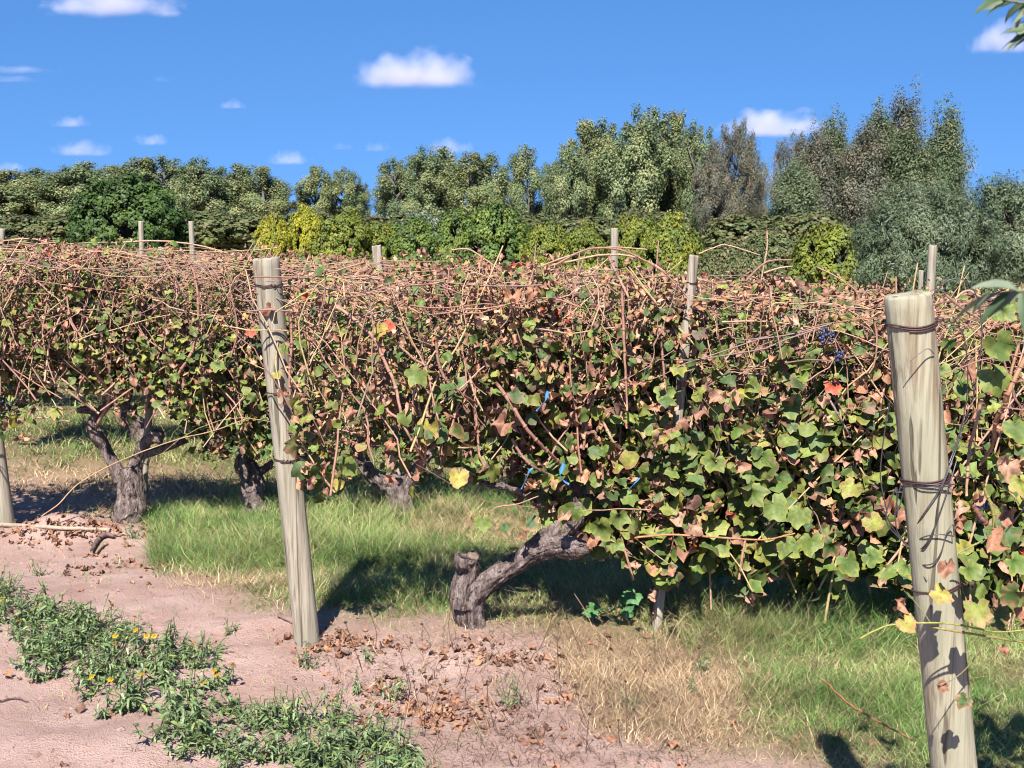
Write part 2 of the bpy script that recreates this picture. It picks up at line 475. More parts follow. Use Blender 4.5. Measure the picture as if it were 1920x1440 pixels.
def add_leaves(mb, pos, size, nrm, tip, curlx, curly, wave, ctr, edge, emix, T, rng, squash=None):
    if isinstance(T, list):                           # mixed leaf outlines
        w = rng.integers(0, len(T), len(pos))
        for i, t in enumerate(T):
            s = w == i
            if s.any(): add_leaves(mb, pos[s], size[s], nrm[s], tip[s], curlx[s], curly[s], wave[s], ctr[s], edge[s], emix[s], t, rng, None if squash is None else squash[s])
        return
    P, q, tri, rr = T
    n = len(pos); K = len(P)
    x = P[:, 0][None] * np.ones((n, 1)); y = P[:, 1][None] * np.ones((n, 1))
    if squash is not None: x = x * squash[:, None]
    th = np.arctan2(P[:, 1], P[:, 0])[None]
    cx = np.where(np.abs(curlx) < .05, .05, curlx)[:, None]; cy = np.where(np.abs(curly) < .05, .05, curly)[:, None]
    z = (1 - np.cos(cx * x)) / cx + (1 - np.cos(cy * y)) / cy
    xx = np.sin(cx * x) / cx; yy = np.sin(cy * y) / cy
    z = z + wave[:, None] * rr[None] ** 2 * np.sin(th * 3 + rng.uniform(0, 6, (n, 1)))
    z = z + wave[:, None] * .8 * rng.normal(0, 1, (n, K)) * rr[None] * .35
    z = z - .10 * np.abs(x)                       # shallow keel along the midrib
    Z = norm(nrm); Yv = norm(tip - (tip * Z).sum(1, keepdims=True) * Z); Xv = np.cross(Yv, Z)
    V = pos[:, None] + size[:, None, None] * (xx[..., None] * Xv[:, None] + (yy + .12)[..., None] * Yv[:, None] + z[..., None] * Z[:, None])
    w = np.clip((rr[None] + rng.normal(0, .18, (n, K)) - 1 + emix[:, None]) * 2.2, 0, 1)[..., None] * (rr[None, :, None] > 0)
    C = ctr[:, None] * (1 - w) + edge[:, None] * w
    off = (np.arange(n) * K)[:, None, None]
    Q = (q[None] + off).reshape(-1, 4) if len(q) else None
    mb.add(V.reshape(-1, 3), Q, (tri[None] + off).reshape(-1, 3), C.reshape(-1, 3))

GREEN = np.array([lin(130, 152, 74), lin(108, 136, 62), lin(84, 114, 54), lin(100, 128, 74), lin(140, 158, 78), lin(154, 162, 78), lin(116, 138, 60), lin(88, 114, 58)])
YEL = np.array([lin(180, 184, 86), lin(202, 190, 86), lin(166, 174, 82)])
BROWN = np.array([lin(216, 154, 120), lin(190, 136, 110), lin(162, 118, 98), lin(218, 174, 142), lin(144, 106, 92), lin(204, 148, 118), lin(182, 140, 118), lin(206, 150, 112)])
RED = np.array([lin(214, 100, 66), lin(196, 96, 80)])

def canopy(mb, rng, n, xr, liney, zt, zb, dep, pg, sz, T, yel=.06, sunny=.6, thin=None):
    """scatter leaves through a band of canopy; zt, zb, pg, sz are functions of x (and height t)"""
    x = rng.uniform(xr[0], xr[1], n * 2); t = rng.uniform(0, 1, n * 2) ** .92
    d = rng.uniform(-1, 1, n * 2)
    y = liney(x) + dep * d * (1 - .45 * np.abs(t - .45) * 2 * .6)
    top = zt(x) + .03 * fbm(x * 6, x * 0, seed=8); bot = zb(x) + .20 * fbm(x * 5, x * 0 + 3, seed=9)
    z = bot + (top - bot) * t
    # leaves hang in sprays along the shoots: most are pulled to spray centres
    kc = max(12, n // 9); j = rng.integers(0, kc, n * 2); hh = rng.uniform(0, 1, n * 2) < .62; e3 = rng.normal(0, 1, (n * 2, 3)) * (.05, .04, .075)
    x = np.where(hh, x[j] + e3[:, 0], x); y = np.where(hh, y[j] + e3[:, 1], y); z = np.where(hh, z[j] + e3[:, 2], z); t = np.where(hh, t[j], t)
    z = np.where(z < bot - .03, bot + rng.uniform(-.05, .25, n * 2), z)
    keep = fbm(x * 3.6, y * 4.5, z * 3.6, seed=40) + .22 * (1 - np.abs(t - .5) * 2) > rng.uniform(-.22, .16, n * 2)
    keep &= z < zt(x) + .06
    if thin is not None: keep &= rng.uniform(0, 1, n * 2) < thin(x, z)
    x, y, z, t, d = [v[keep][:n] for v in (x, y, z, t, d)]
    m = len(x)
    pos = np.stack([x, y, z], -1)
    green = rng.uniform(0, 1, m) < pg(x, t) + .30 * fbm(x * 3.5, z * 3.5, seed=55)
    size = sz(x, t) * rng.uniform(.6, 1.25, m)
    size = np.where(green, size, size * rng.uniform(.7, 1.1, m))
    nb = np.stack([rng.normal(-.05, .7, m), rng.normal(-sunny, .65, m), rng.normal(.5, .6, m)], -1)
    rnd = rng.normal(0, 1, (m, 3)); nrm = np.where(green[:, None], nb, .6 * nb + .55 * rnd)
    tip = np.stack([rng.normal(0, .5, m), rng.normal(-.15, .35, m), rng.normal(-.9, .45, m)], -1)
    cx = np.where(green, rng.normal(.0, .85, m), rng.uniform(.6, 2.8, m) * rng.choice([-1, 1], m))
    cy = np.where(green, rng.normal(.3, .5, m), rng.uniform(.3, 2.2, m) * rng.choice([-1, 1], m))
    wave = np.where(green, rng.uniform(.08, .26, m), rng.uniform(.25, .6, m))
    gc = GREEN[rng.integers(0, len(GREEN), m)]; yc = YEL[rng.integers(0, len(YEL), m)]; bc = BROWN[rng.integers(0, len(BROWN), m)]
    u = rng.uniform(0, 1, m)
    ctr = np.where(green[:, None], np.where((u < yel)[:, None], yc, gc * 1.12), bc * 1.32) * rng.uniform(.62, 1.3, (m, 1))
    ctr = np.where((~green & (u > .99))[:, None], RED[rng.integers(0, 2, m)], ctr)
    ed = np.where((rng.uniform(0, 1, m) < .5)[:, None], YEL[rng.integers(0, len(YEL), m)], BROWN[rng.integers(0, len(BROWN), m)])
    emix = np.where(green, np.clip(rng.normal(.0, .38, m), 0, .75), 0.0)
    emix = np.where(~green & (rng.uniform(0, 1, m) < .15), .5, emix)
    sq = np.where(green, rng.uniform(.85, 1.1, m), rng.uniform(.5, .95, m))
    add_leaves(mb, pos, size, nrm, tip, cx, cy, wave, ctr, ed, emix, T, rng, sq)

CANE = np.array([lin(212, 162, 138), lin(194, 144, 122), lin(220, 178, 146), lin(176, 132, 116), lin(214, 184, 132), lin(168, 136, 126)]) * 1.12
def shoots(mb, rng, n, xr, liney, zt, zb, dep, base, rr=(.0014, .0034), K=9, lying=.3, sides=5, over=.03):
    """shoots rising from the arms and bending over, and others lying along the top wires"""
    P = np.zeros((n, K, 3)); u = np.linspace(0, 1, K)[None]
    lie = rng.uniform(0, 1, n) < lying
    x0 = rng.uniform(xr[0], xr[1], n)
    H = zt(x0) + rng.uniform(-.10, over, n); B = zb(x0)
    z0 = np.where(lie, H - rng.uniform(0, .16, n), B + (H - B) * rng.uniform(0, .75, n))
    L = np.where(lie, rng.uniform(.3, .8, n), rng.uniform(.2, .8, n))
    ang = np.where(lie, rng.normal(0, .22, n) + (rng.uniform(0, 1, n) < .5) * np.pi, rng.normal(np.pi / 2, .55, n))
    bend = rng.normal(0, .9, n)
    a = ang[:, None] + bend[:, None] * (u - .5) * 1.3
    ds = L[:, None] / (K - 1)
    xs = np.cumsum(np.cos(a) * ds, 1); zs = np.cumsum(np.sin(a) * ds, 1)
    X = x0[:, None] + xs - xs[:, :1] * 0 - np.where(lie, xs.mean(1), 0)[:, None]
    Z = z0[:, None] + zs
    Z = np.where(Z > H[:, None], H[:, None] - (Z - H[:, None]) * .45, Z)
    dd = rng.uniform(-1, 1, n) * dep
    Y = liney(X) + dd[:, None] + rng.normal(0, .10, n)[:, None] * (u - .3) + rng.normal(0, .006, (n, K))
    X = X + rng.normal(0, .005, (n, K)); Z = Z + rng.normal(0, .005, (n, K))
    P[..., 0], P[..., 1], P[..., 2] = X, Y, Z
    r0 = rng.uniform(rr[0], rr[1], n); Rr = r0[:, None] * (1.15 - .6 * u)
    V, q, m = tube_batch(P, Rr, sides)
    c = CANE[rng.integers(0, len(CANE), n)] * rng.uniform(.8, 1.15, (n, 1))
    mb.add(V, q, None, np.repeat(c, K * sides, 0))
    # thicker bare canes climbing through the front of the canopy
    nn = int(n * .13); P = np.zeros((nn, K, 3)); x0 = rng.uniform(xr[0], xr[1], nn); H = zt(x0); B = zb(x0); u = np.linspace(0, 1, K)[None]
    z0 = B + (H - B) * rng.uniform(-.12, .35, nn); L = (H - z0) * rng.uniform(.6, 1.12, nn); slant = rng.normal(0, .38, nn)
    P[..., 0] = x0[:, None] + slant[:, None] * L[:, None] * u + rng.normal(0, .05, (nn, 1)) * np.sin(u * 4 + rng.uniform(0, 6, (nn, 1))) * 1.6 + np.cumsum(rng.normal(0, .009, (nn, K)), 1)
    P[..., 2] = z0[:, None] + L[:, None] * u + rng.normal(0, .004, (nn, K))
    P[..., 1] = liney(P[..., 0]) - dep * rng.uniform(.35, 1.0, (nn, 1)) * (1 - .25 * u) + rng.normal(0, .004, (nn, K))
    r0 = rng.uniform(.0028, .0052, nn) if sides > 4 else rng.uniform(.003, .005, nn)
    V, q, m = tube_batch(P, r0[:, None] * (1.15 - .5 * u), sides); c = CANE[rng.integers(0, 5, nn)] * rng.uniform(.9, 1.3, (nn, 1))
    mb.add(V, q, None, np.repeat(c, K * sides, 0))

def cane(parent, pts, r, loc, col=None, label=None):
    mbb = MB(); P = np.array([at(*p) for p in pts])
    n = max(14, len(pts) * 5)
    c = CANE[R.integers(0, 4)] if col is None else np.asarray(col)
    one_tube(mbb, P, [r, r * .95, r * .7], 7, n, c, jit=r * .12)
    Q = smooth_path(P, n)
    for i in range(3, n - 2, 4):             # swollen nodes
        one_tube(mbb, [Q[i] - (Q[i + 1] - Q[i]) * .35, Q[i], Q[i] + (Q[i + 1] - Q[i]) * .35], [r * .7, r * 1.45, r * .7], 7, 5, c * .8, cap=False)
    o = mbb.build('cane', M_CANE, parent, loc=loc)
    if label: o['label'] = label
    return o

def bunch(parent, p, n, loc, rad_=.028, seed=0):
    rng = np.random.default_rng(seed); mbb = MB()
    import bmesh
    bm = bmesh.new(); bmesh.ops.create_icosphere(bm, subdivisions=2, radius=1)
    V = np.array([v.co[:] for v in bm.verts]); F = np.array([[v.index for v in f.verts] for f in bm.faces]); bm.free()
    for i in range(n):
        t = rng.uniform(0, 1); a = rng.uniform(0, 6.28); rr = rad_ * (1 - .65 * t)
        q = np.array(p) + (rr * math.cos(a), rr * math.sin(a), -.08 * t * (rad_ / .028))
        mbb.add(V * rng.uniform(.0055, .0072) + q, None, F)
    return mbb.build('grape_bunch', M_GRAPE, parent, loc=loc)

# ------------------------------------------------------------------ posts
def wood_post(name, base, top, r0, r1, mat, label, group, wraps=(), seed=0, sides=32, n=60, cat='post', flat=0.0):
    base = np.array(base, float); top = np.array(top, float)
    e = empty(name, tuple(base), label, cat, group)
    t = np.linspace(0, 1, n); P = base[None] * (1 - t[:, None]) + top[None] * t[:, None]
    P[0] = base + (base - top) * .06                    # foot sits in the soil
    ax = norm(top - base); A = norm(np.cross(ax, (0, 1, 0))); B = np.cross(ax, A)
    th = np.arange(sides) / sides * 2 * np.pi
    rr = (r0 * (1 - t) + r1 * t)[:, None] * (1 + .035 * fbm(np.cos(th)[None] * 1.3 + 0 * t[:, None], np.sin(th)[None] * 1.3 + 0 * t[:, None], t[:, None] * 5 + 0 * th[None], seed=seed)
         + .012 * vnoise(np.cos(th)[None] * 6 + 0 * t[:, None], np.sin(th)[None] * 6 + 0 * t[:, None], t[:, None] * 3 + 0 * th[None], seed=seed + 3))
    for k in range(3):                                   # drying checks run down the wood
        a0 = (seed * 1.7 + k * 2.1) % 6.28; d = (th - a0 + np.pi) % (2 * np.pi) - np.pi
        rr = rr * (1 - .06 * np.exp(-(d / .09) ** 2)[None] * sstep(t, .15 + .2 * k, .6 + .1 * k)[:, None])
    V = P[:, None] + (A[None, None] * np.cos(th)[None, :, None] + B[None, None] * np.sin(th)[None, :, None]) * rr[..., None]
    zc = .004 * vnoise(V[-1, :, 0] * 60, V[-1, :, 1] * 60, seed=seed)
    V[-1] += ax * zc[:, None]
    m_ = n * sides
    # the cut top: chamfer ring and cap
    ring = P[-1] + (V[-1] - P[-1]) * .93 + ax * .006
    W = np.vstack([V.reshape(-1, 3), ring, P[-1] + (ring - P[-1]) * .5 + ax * .001, P[-1] + ax * .007])
    q = []; i = np.arange(n - 1)[:, None] * sides; s = np.arange(sides)[None]; s2 = (s + 1) % sides
    q = np.stack([i + s, i + s2, i + s2 + sides, i + s + sides], -1).reshape(-1, 4)
    s = s[0]; s2 = s2[0]
    q2 = np.stack([m_ - sides + s, m_ - sides + s2, m_ + s2, m_ + s], -1)
    q3 = np.stack([m_ + s, m_ + s2, m_ + sides + s2, m_ + sides + s], -1)
    t3 = np.stack([m_ + sides + s, m_ + sides + s2, 0 * s + m_ + 2 * sides], -1)
    MB().add(W, np.vstack([q, q2, q3]), t3).build('shaft', mat, e, loc=base)
    for (h, turns, tilt, rw) in wraps:
        f = h; c = base * (1 - f) + top * f; r_ = (r0 * (1 - f) + r1 * f) * 1.02 + rw
        k = int(28 * turns) + 2; u = np.arange(k) / 28.0
        tt = u * 2 * np.pi + 1.2
        Pw = c + r_ * (A[None] * np.cos(tt)[:, None] + B[None] * np.sin(tt)[:, None]) + ax * (tilt * np.cos(tt + .8) + .0045 * u + .002 * np.sin(tt * 3))[:, None]
        mw = MB(); V_, q_, _ = tube_batch(Pw[None], np.full((1, k), rw), 6); mw.add(V_, q_, None, lin(112, 82, 74))
        # twisted tail of the wire
        tw = np.linspace(0, 1, 30); e0 = Pw[-1]
        Pt = e0 + np.stack([.05 * tw, -.004 * np.cos(tw * 25) + 0 * tw, .004 * np.sin(tw * 25) - .004 * tw], -1)
        V_, q_, _ = tube_batch(Pt[None], np.full((1, 30), rw * 1.1), 6); mw.add(V_, q_, None, lin(104, 78, 72))
        mw.build('wire_wrap', M_WIRE, e, loc=base)
    return e

P2b = on_ground(576, 1203); P1b = on_ground(10, 985)
P2t = at(499, 487, P2b[1] - .04); P1t = at(-58, 470, P1b[1] - .06)
GP = 'thick end posts of the vine rows'
wood_post('end_post', P2b, P2t, .049, .0500, M_POST, 'leaning grey round post left of centre, standing in bare pink soil', GP,
          [(.935, 2.1, .004, .0013), (.665, 1.1, .0, .0012), (.49, 2.0, .003, .0013)], seed=2)
wood_post('end_post', P1b, P1t, .050, .047, M_POST, 'grey post cut off by the left edge beside the fallen pole', GP, [(.9, 1.5, .0, .0013)], seed=5)
P3t = at(1703, 556, 2.60); P3l = at(1789, 1440, 2.62)
P3b = P3t + (P3l - P3t) * ((P3t[2] - float(g(1.0, 2.6))) / (P3t[2] - P3l[2]))
H3 = np.linalg.norm(P3b - P3t)
def p3f(py):                                             # height fraction on the right post of a photo row
    z = at(1740, py, 2.55)[2]; return (z - P3b[2]) / (P3t[2] - P3b[2])
wood_post('end_post', P3b, P3t, .0485, .0480, M_POST2, 'thick tan post at the right with loops of loose wire hanging on it', GP,
          [(p3f(616), 2.3, .006, .0017), (p3f(911), 2.2, .0, .0017), (p3f(1118), 1.2, -.006, .0017)], seed=9)

def stake(px, py, Y, w, lean, mat, label, name='stake', reach=1.55, grp='thin stakes along the vine rows'):
    t = at(px, py, Y); b_ = np.array([t[0] + lean, Y, float(g(t[0] + lean, Y))])
    r = w / 2 * Y / FPX
    return wood_post(name, b_, t, r * 1.05, r, mat, label, grp, [(.93, 1.2, 0, .0012)] if Y < 6 else (), seed=int(px) % 13, sides=14, n=24, cat='stake')
stake(1301, 481, 4.90, 19, -.12, M_STAKE, 'pale split stake rising through the leaves right of centre with dark wire near its top')
stake(1152, 430, 7.55, 14, .01, M_STAKE, 'grey stake with arching canes crossing in front of its top')
stake(1749, 462, 7.85, 16, -.03, M_STAKE, 'tan stake standing against the olive tree just above the thick right post')
stake(1727, 508, 11.2, 9, 0, M_STAKE, 'short narrow stake beside the taller tan one above the right post')
stake(706, 462, 7.12, 19, .13, M_STAKE, 'stubby pale stake top between the left of centre post and middle of the hedge')
stake(771, 483, 9.4, 9, .0, M_STAKE, 'tiny white stake tip against the green bushes')
stake(358, 416, 11.8, 10, .03, M_STAKE, 'grey stake standing in front of the right side of the dark round tree')
stake(264, 416, 11.6, 10, -.02, M_POST2, 'reddish tan stake in front of the middle of the dark round tree')
stake(303, 466, 7.0, 14, -.17, M_STAKE, 'whitish weathered stake half buried in canes below the dark round tree')
stake(3, 431, 7.1, 13, -.16, M_STAKE, 'whitish stake at the left edge above the vines')
stake(1470, 521, 8.2, 12, .0, M_STAKE, 'low pale stake tip among brown leaves left of the olive tree')

# ------------------------------------------------------------------ vines
def Hline(k, off=0): return lambda x: row_y(k, x) + off
def topf(k, xs, ys):
    """canopy top over the row, read off the photograph as picture rows at picture columns"""
    xs = np.array(xs, float); ys = np.array(ys, float)
    Xw = []; Zw = []
    for px, py in zip(xs, ys):
        Y = row_y0(k)
        for _ in range(8): p = at(px, py, Y); Y = float(row_y(k, p[0]))
        p = at(px, py, Y); Xw.append(p[0]); Zw.append(p[2])
    return lambda x: np.interp(x, Xw, Zw)
top0 = topf(0, [480, 620, 800, 1000, 1200, 1400, 1600, 1750, 1950, 2300], [520, 497, 496, 500, 512, 530, 548, 556, 560, 570])
bot0 = topf(0, [480, 560, 620, 690, 800, 900, 1000, 1120, 1250, 1400, 1550, 1700, 1950, 2300], [720, 870, 880, 820, 845, 905, 940, 990, 1085, 1080, 1085, 1095, 1120, 1130])
top1 = topf(1, [-300, 0, 200, 400, 520, 800, 1100, 1400, 1700, 2000], [468, 462, 466, 474, 482, 498, 508, 525, 540, 545])
bot1 = topf(1, [-300, 0, 170, 300, 420, 520, 720, 1100, 1500, 2000], [815, 805, 690, 775, 820, 830, 815, 870, 880, 890])
topm = lambda x: 1.47 + 0 * x
botm = lambda x: .62 + 0 * x

def pg0(x, t): return .42 + .10 * sstep(x, -.4, 1.2) + .42 * (.55 - t) + .10 * sstep(x, .3, 1.5) * (t < .6)
def sz0(x, t): return (.037 + .021 * sstep(x, -.5, 1.3)) * (1.25 - .66 * t)
TOPB = 1
def pg1(x, t): return .46 + .40 * (.55 - t)
def sz1(x, t): return .034 * (1.15 - .42 * t)

VG = 'grapevines trained along the trellis rows'
def vine(k, xr, label, trunk_limbs, canes=(), base=None, n=2300, T=T_MID, nshoot=330, seed=0, pg=pg0, sz=sz0, top=top0, bot=bot0, dep=.30, cuts=(), lying=.3, extra=None):
    rng = np.random.default_rng(seed)
    if base is None:
        xb = (xr[0] + xr[1]) / 2; base = np.array([xb, float(row_y(k, xb)), 0])
    base = np.array([base[0], base[1], float(g(base[0], base[1]))])
    e = empty('grapevine', tuple(base), label, 'grapevine', VG)
    mbt = MB()
    for i, limb in enumerate(trunk_limbs):
        P = np.array([at(p[0], p[1], p[2]) for p in limb]); r = np.array([p[3] * p[2] / FPX for p in limb])
        gnarled(mbt, P, r, seed=seed * 10 + i, n=max(26, 14 * len(limb)))
    if trunk_limbs:
        tr = mbt.build('trunk', M_BARK, e, loc=base)
        for c in cuts:
            mc = MB(); p = at(c[0], c[1], c[2]); r = c[3] * c[2] / FPX
            th = np.arange(14) / 14 * 6.283; nrm = norm(np.array(c[4], float)); A = norm(np.cross(nrm, (0.1, 1, 0.2))); B = np.cross(nrm, A)
            ring = p + r * (1 + .08 * np.sin(th * 3))[:, None] * (A * np.cos(th)[:, None] + B * np.sin(th)[:, None])
            mc.add(np.vstack([ring - nrm * .008, ring * .08 + (p + (ring - p) * .94 + nrm * .003) * .92, p + nrm * .004]), [(i, (i + 1) % 14, (i + 1) % 14 + 14, i + 14) for i in range(14)],
                   [(14 + i, 14 + (i + 1) % 14, 28) for i in range(14)])
            mc.build('pruning_cut', M_CUT, tr, loc=base)
    for c in canes: cane(e, c[0], c[1], base, *(c[2:]))
    if nshoot:
        mbs = MB(); shoots(mbs, rng, nshoot, xr, Hline(k), top, bot, dep, .4, lying=lying)
        s = mbs.build('twigs', M_CANE, e, loc=base); s['kind'] = 'stuff'
    if n:
        mbl = MB(); canopy(mbl, rng, n, xr, Hline(k), top, bot, dep, pg, sz, T, thin=(lambda x, z: .30 + .70 * sstep(x + .25 * vnoise(z * 4, x * 3, seed=4), -.30, .05)) if k == 0 else None)
        if extra: extra(mbl, rng)
        mbl.build('foliage', M_LEAF, e, loc=base)
    return e, base

Ya = 4.86
limbs_a = [
    [(892, 1222, Ya, 38), (888, 1180, Ya, 33), (882, 1145, Ya, 31), (888, 1112, Ya, 32), (908, 1086, Ya, 28)],
    [(862, 1165, Ya + .02, 10), (855, 1130, Ya, 13), (862, 1100, Ya, 20), (875, 1075, Ya, 22)],
    [(866, 1135, Ya - .02, 24), (868, 1105, Ya - .03, 22), (880, 1080, Ya - .03, 18), (882, 1066, Ya - .03, 18), (874, 1052, Ya - .03, 29), (876, 1042, Ya - .03, 25)],
    [(880, 1120, Ya, 38), (905, 1098, Ya - .02, 28), (940, 1074, Ya - .04, 24), (985, 1045, Ya - .06, 22), (1025, 1015, Ya - .08, 24), (1060, 990, Ya - .1, 22), (1080, 972, Ya - .1, 18), (1085, 950, Ya - .05, 15)],
    [(1000, 1035, Ya - .08, 24), (1045, 1025, Ya - .12, 25), (1080, 1028, Ya - .14, 24), (1102, 1030, Ya - .14, 12)],
    [(1082, 985, Ya - .06, 16), (1080, 950, Ya, 19), (1078, 915, Ya, 17), (1072, 885, Ya, 14), (1045, 862, Ya, 9)],
    [(1080, 945, Ya, 14), (1098, 915, Ya + .03, 12), (1108, 880, Ya + .05, 9), (1112, 840, Ya + .08, 6)],
    [(1070, 970, Ya, 15), (1040, 945, Ya + .05, 13), (1000, 930, Ya + .08, 11), (960, 915, Ya + .12, 8), (900, 905, Ya + .16, 6)],
]
FR = Ya - .26
canes_a = [
    ([(617, 567, FR), (660, 595, FR), (700, 633, FR), (722, 680, FR), (740, 720, FR), (755, 783, FR), (777, 833, FR + .05), (807, 880, FR + .15)], .0065),
    ([(713, 733, FR), (727, 770, FR), (750, 787, FR), (767, 817, FR), (800, 870, FR + .1)], .0055),
    ([(817, 637, FR), (823, 683, FR), (840, 717, FR), (863, 737, FR), (900, 760, FR + .1)], .0055),
    ([(930, 717, FR), (960, 760, FR), (987, 803, FR), (1017, 837, FR + .05), (1045, 864, FR + .15), (1072, 890, FR + .24)], .007),
    ([(960, 822, FR), (975, 850, FR), (1000, 875, FR), (1030, 890, FR + .1)], .0055),
    ([(545, 590, FR), (547, 640, FR), (543, 700, FR), (545, 750, FR), (552, 800, FR)], .005),
    ([(660, 620, FR + .05), (655, 660, FR + .05), (640, 700, FR + .05), (620, 690, FR)], .004),
    ([(740, 640, FR), (775, 672, FR), (800, 690, FR), (770, 720, FR)], .0045),
    ([(1166, 540, FR), (1169, 611, FR), (1172, 678, FR), (1176, 769, FR)], .0055),
    ([(1040, 497, FR + .2), (1100, 468, FR + .2), (1160, 468, FR + .2), (1215, 492, FR + .2), (1250, 515, FR + .2), (1292, 560, FR + .2)], .0042),
    ([(1060, 492, FR + .3), (1130, 478, FR + .3), (1190, 482, FR + .3), (1240, 505, FR + .3), (1265, 535, FR + .3)], .0040),
    ([(1010, 500, FR + .25), (1080, 476, FR + .25), (1140, 464, FR + .25), (1213, 468, FR + .25)], .0036),
    ([(840, 470, FR + .3), (876, 467, FR + .3), (905, 483, FR + .3), (940, 510, FR + .3), (960, 530, FR + .3)], .0034),
    ([(1141, 480, FR + .1), (1152, 505, FR + .1), (1165, 530, FR + .1), (1180, 560, FR)], .0058),
    ([(550, 850, FR), (580, 870, FR), (605, 895, FR), (622, 915, FR)], .0035),
    ([(880, 700, FR), (890, 740, FR), (905, 770, FR)], .004),
    ([(1010, 930, FR + .1), (970, 945, FR + .1), (935, 950, FR + .1), (915, 960, FR + .1)], .0022), ([(970, 945, FR + .1), (985, 965, FR + .1), (988, 990, FR + .1)], .0018),
    ([(1110, 1000, FR), (1160, 1020, FR), (1185, 1040, FR)], .002), ([(1190, 1008, FR), (1230, 1040, FR), (1258, 1060, FR)], .002),
]
def extra_a(mbl, rng):
    # single leaves that read clearly in the photograph: (px, py, depth, half-size px, kind)
    put_leaves(mbl, rng, [(785, 697, FR - .03, 30, 'g'), (960, 555, FR, 30, 'b'), (505, 578, 4.66, 20, 'b'), (712, 615, FR, 26, 'y'), (730, 610, FR, 22, 'r'),
        (805, 800, FR, 34, 'y'), (945, 795, FR - .05, 34, 'b'), (735, 1040 - 210, FR, 20, 'b'), (650, 872, FR, 26, 'g'), (530, 735, 4.64, 18, 'b'), (518, 700, 4.66, 15, 'y'),
        (860, 890, FR, 28, 'y'), (785, 888, FR, 17, 'b'), (905, 975, FR + .1, 24, 'g'), (945, 985, FR + .1, 26, 'd'), (990, 975, FR + .1, 26, 'd'), (982, 1003, FR + .1, 15, 'b'),
        (1075, 955, FR, 34, 'g'), (1125, 985, FR, 34, 'g'), (1160, 965, FR, 28, 'g'), (1060, 965, FR, 22, 'b'), (1115, 1010, FR - .03, 22, 'b'), (635, 905, FR, 16, 'y'), (610, 918, FR, 12, 'b'),
        (1155, 1015, FR, 24, 'g'), (570, 805, FR, 18, 'g'), (555, 790, FR, 16, 'g'), (565, 640, FR, 16, 'g'), (530, 650, 4.64, 16, 'g'), (1000, 545, FR, 22, 'b'), (640, 535, FR, 24, 'b'),
        (1190, 1058, FR, 16, 'b'), (1260, 1068, FR, 18, 'b'), (1255, 1085, FR, 14, 'g'), (1300, 985, FR, 26, 'b'), ])
def put_leaves(mbl, rng, L):
    n = len(L); pos = np.array([at(p[0], p[1], p[2]) for p in L]); size = np.array([p[3] * p[2] / FPX for p in L]); k = [p[4] for p in L]
    col = np.array([GREEN[rng.choice([0, 1, 6])] if c == 'g' else GREEN[2] if c == 'd' else YEL[rng.integers(0, 3)] if c == 'y' else RED[0] if c == 'r' else BROWN[rng.choice([0, 1, 3])] for c in k])
    ed = np.array([YEL[0] if c in 'g' else BROWN[0] for c in k]); dry = np.array([c == 'b' for c in k])
    nrm = np.stack([rng.normal(-.1, .25, n), np.full(n, -1.0), rng.normal(.45, .3, n)], -1); tip = np.stack([rng.normal(0, .5, n), rng.normal(0, .2, n), -np.ones(n)], -1)
    add_leaves(mbl, pos, size, nrm, tip, np.where(dry, rng.uniform(.8, 1.8, n), rng.normal(0, .4, n)), np.where(dry, rng.uniform(.4, 1.4, n), rng.normal(.2, .3, n)),
               np.where(dry, .42, .10), col, ed, np.full(n, .25), T_HI, rng, np.where(dry, .75, 1.0))

va, ba = vine(0, (-.80, .55), 'gnarled old vine with a sawn knob leaning right from bare soil at centre', limbs_a, canes_a, base=at(884, 1200, Ya), n=5200, T=T_MID, nshoot=200, seed=1,
              cuts=[(888, 1040, Ya - .035, 12, (.25, -.25, 1))], extra=extra_a)
Yb = 5.25
canes_b = [
    ([(1190, 1008, FR - .02), (1260, 1003, FR), (1340, 1007, FR), (1430, 1012, FR + .03), (1490, 1000, FR + .1)], .0042, lin(214, 158, 110)),
    ([(1310, 476, 5.0), (1345, 462, 5.0), (1365, 460, 5.0), (1424, 478, 5.0)], .0028),
    ([(1400, 525, 5.0), (1425, 500, 5.0), (1445, 489, 5.0), (1485, 487, 5.0)], .0042),
    ([(1438, 430, 5.1), (1438, 465, 5.1), (1431, 505, 5.1), (1425, 540, 5.1)], .0036),
    ([(1432, 512, 5.0), (1460, 503, 5.0), (1487, 499, 5.0)], .0036),
    ([(1530, 500, 5.2), (1570, 520, 5.2), (1610, 548, 5.2)], .0032),
    ([(1548, 738, 4.9), (1570, 775, 4.9), (1595, 820, 4.95)], .0045, lin(190, 170, 160)),
    ([(1640, 600, 4.95), (1644, 640, 4.95), (1640, 680, 4.95), (1630, 700, 4.95)], .0040),
    ([(1240, 640, 4.8), (1245, 700, 4.8), (1250, 760, 4.8)], .0045),
    ([(1225, 1150, 4.86), (1240, 1080, 4.84), (1262, 1010, 4.82), (1250, 950, 4.84)], .004),
    ([(1130, 790, 4.75), (1150, 830, 4.75), (1160, 860, 4.8)], .0055),
    ([(1560, 740, 4.95), (1590, 780, 4.95), (1640, 820, 5.0), (1660, 860, 5.0)], .0035),
]
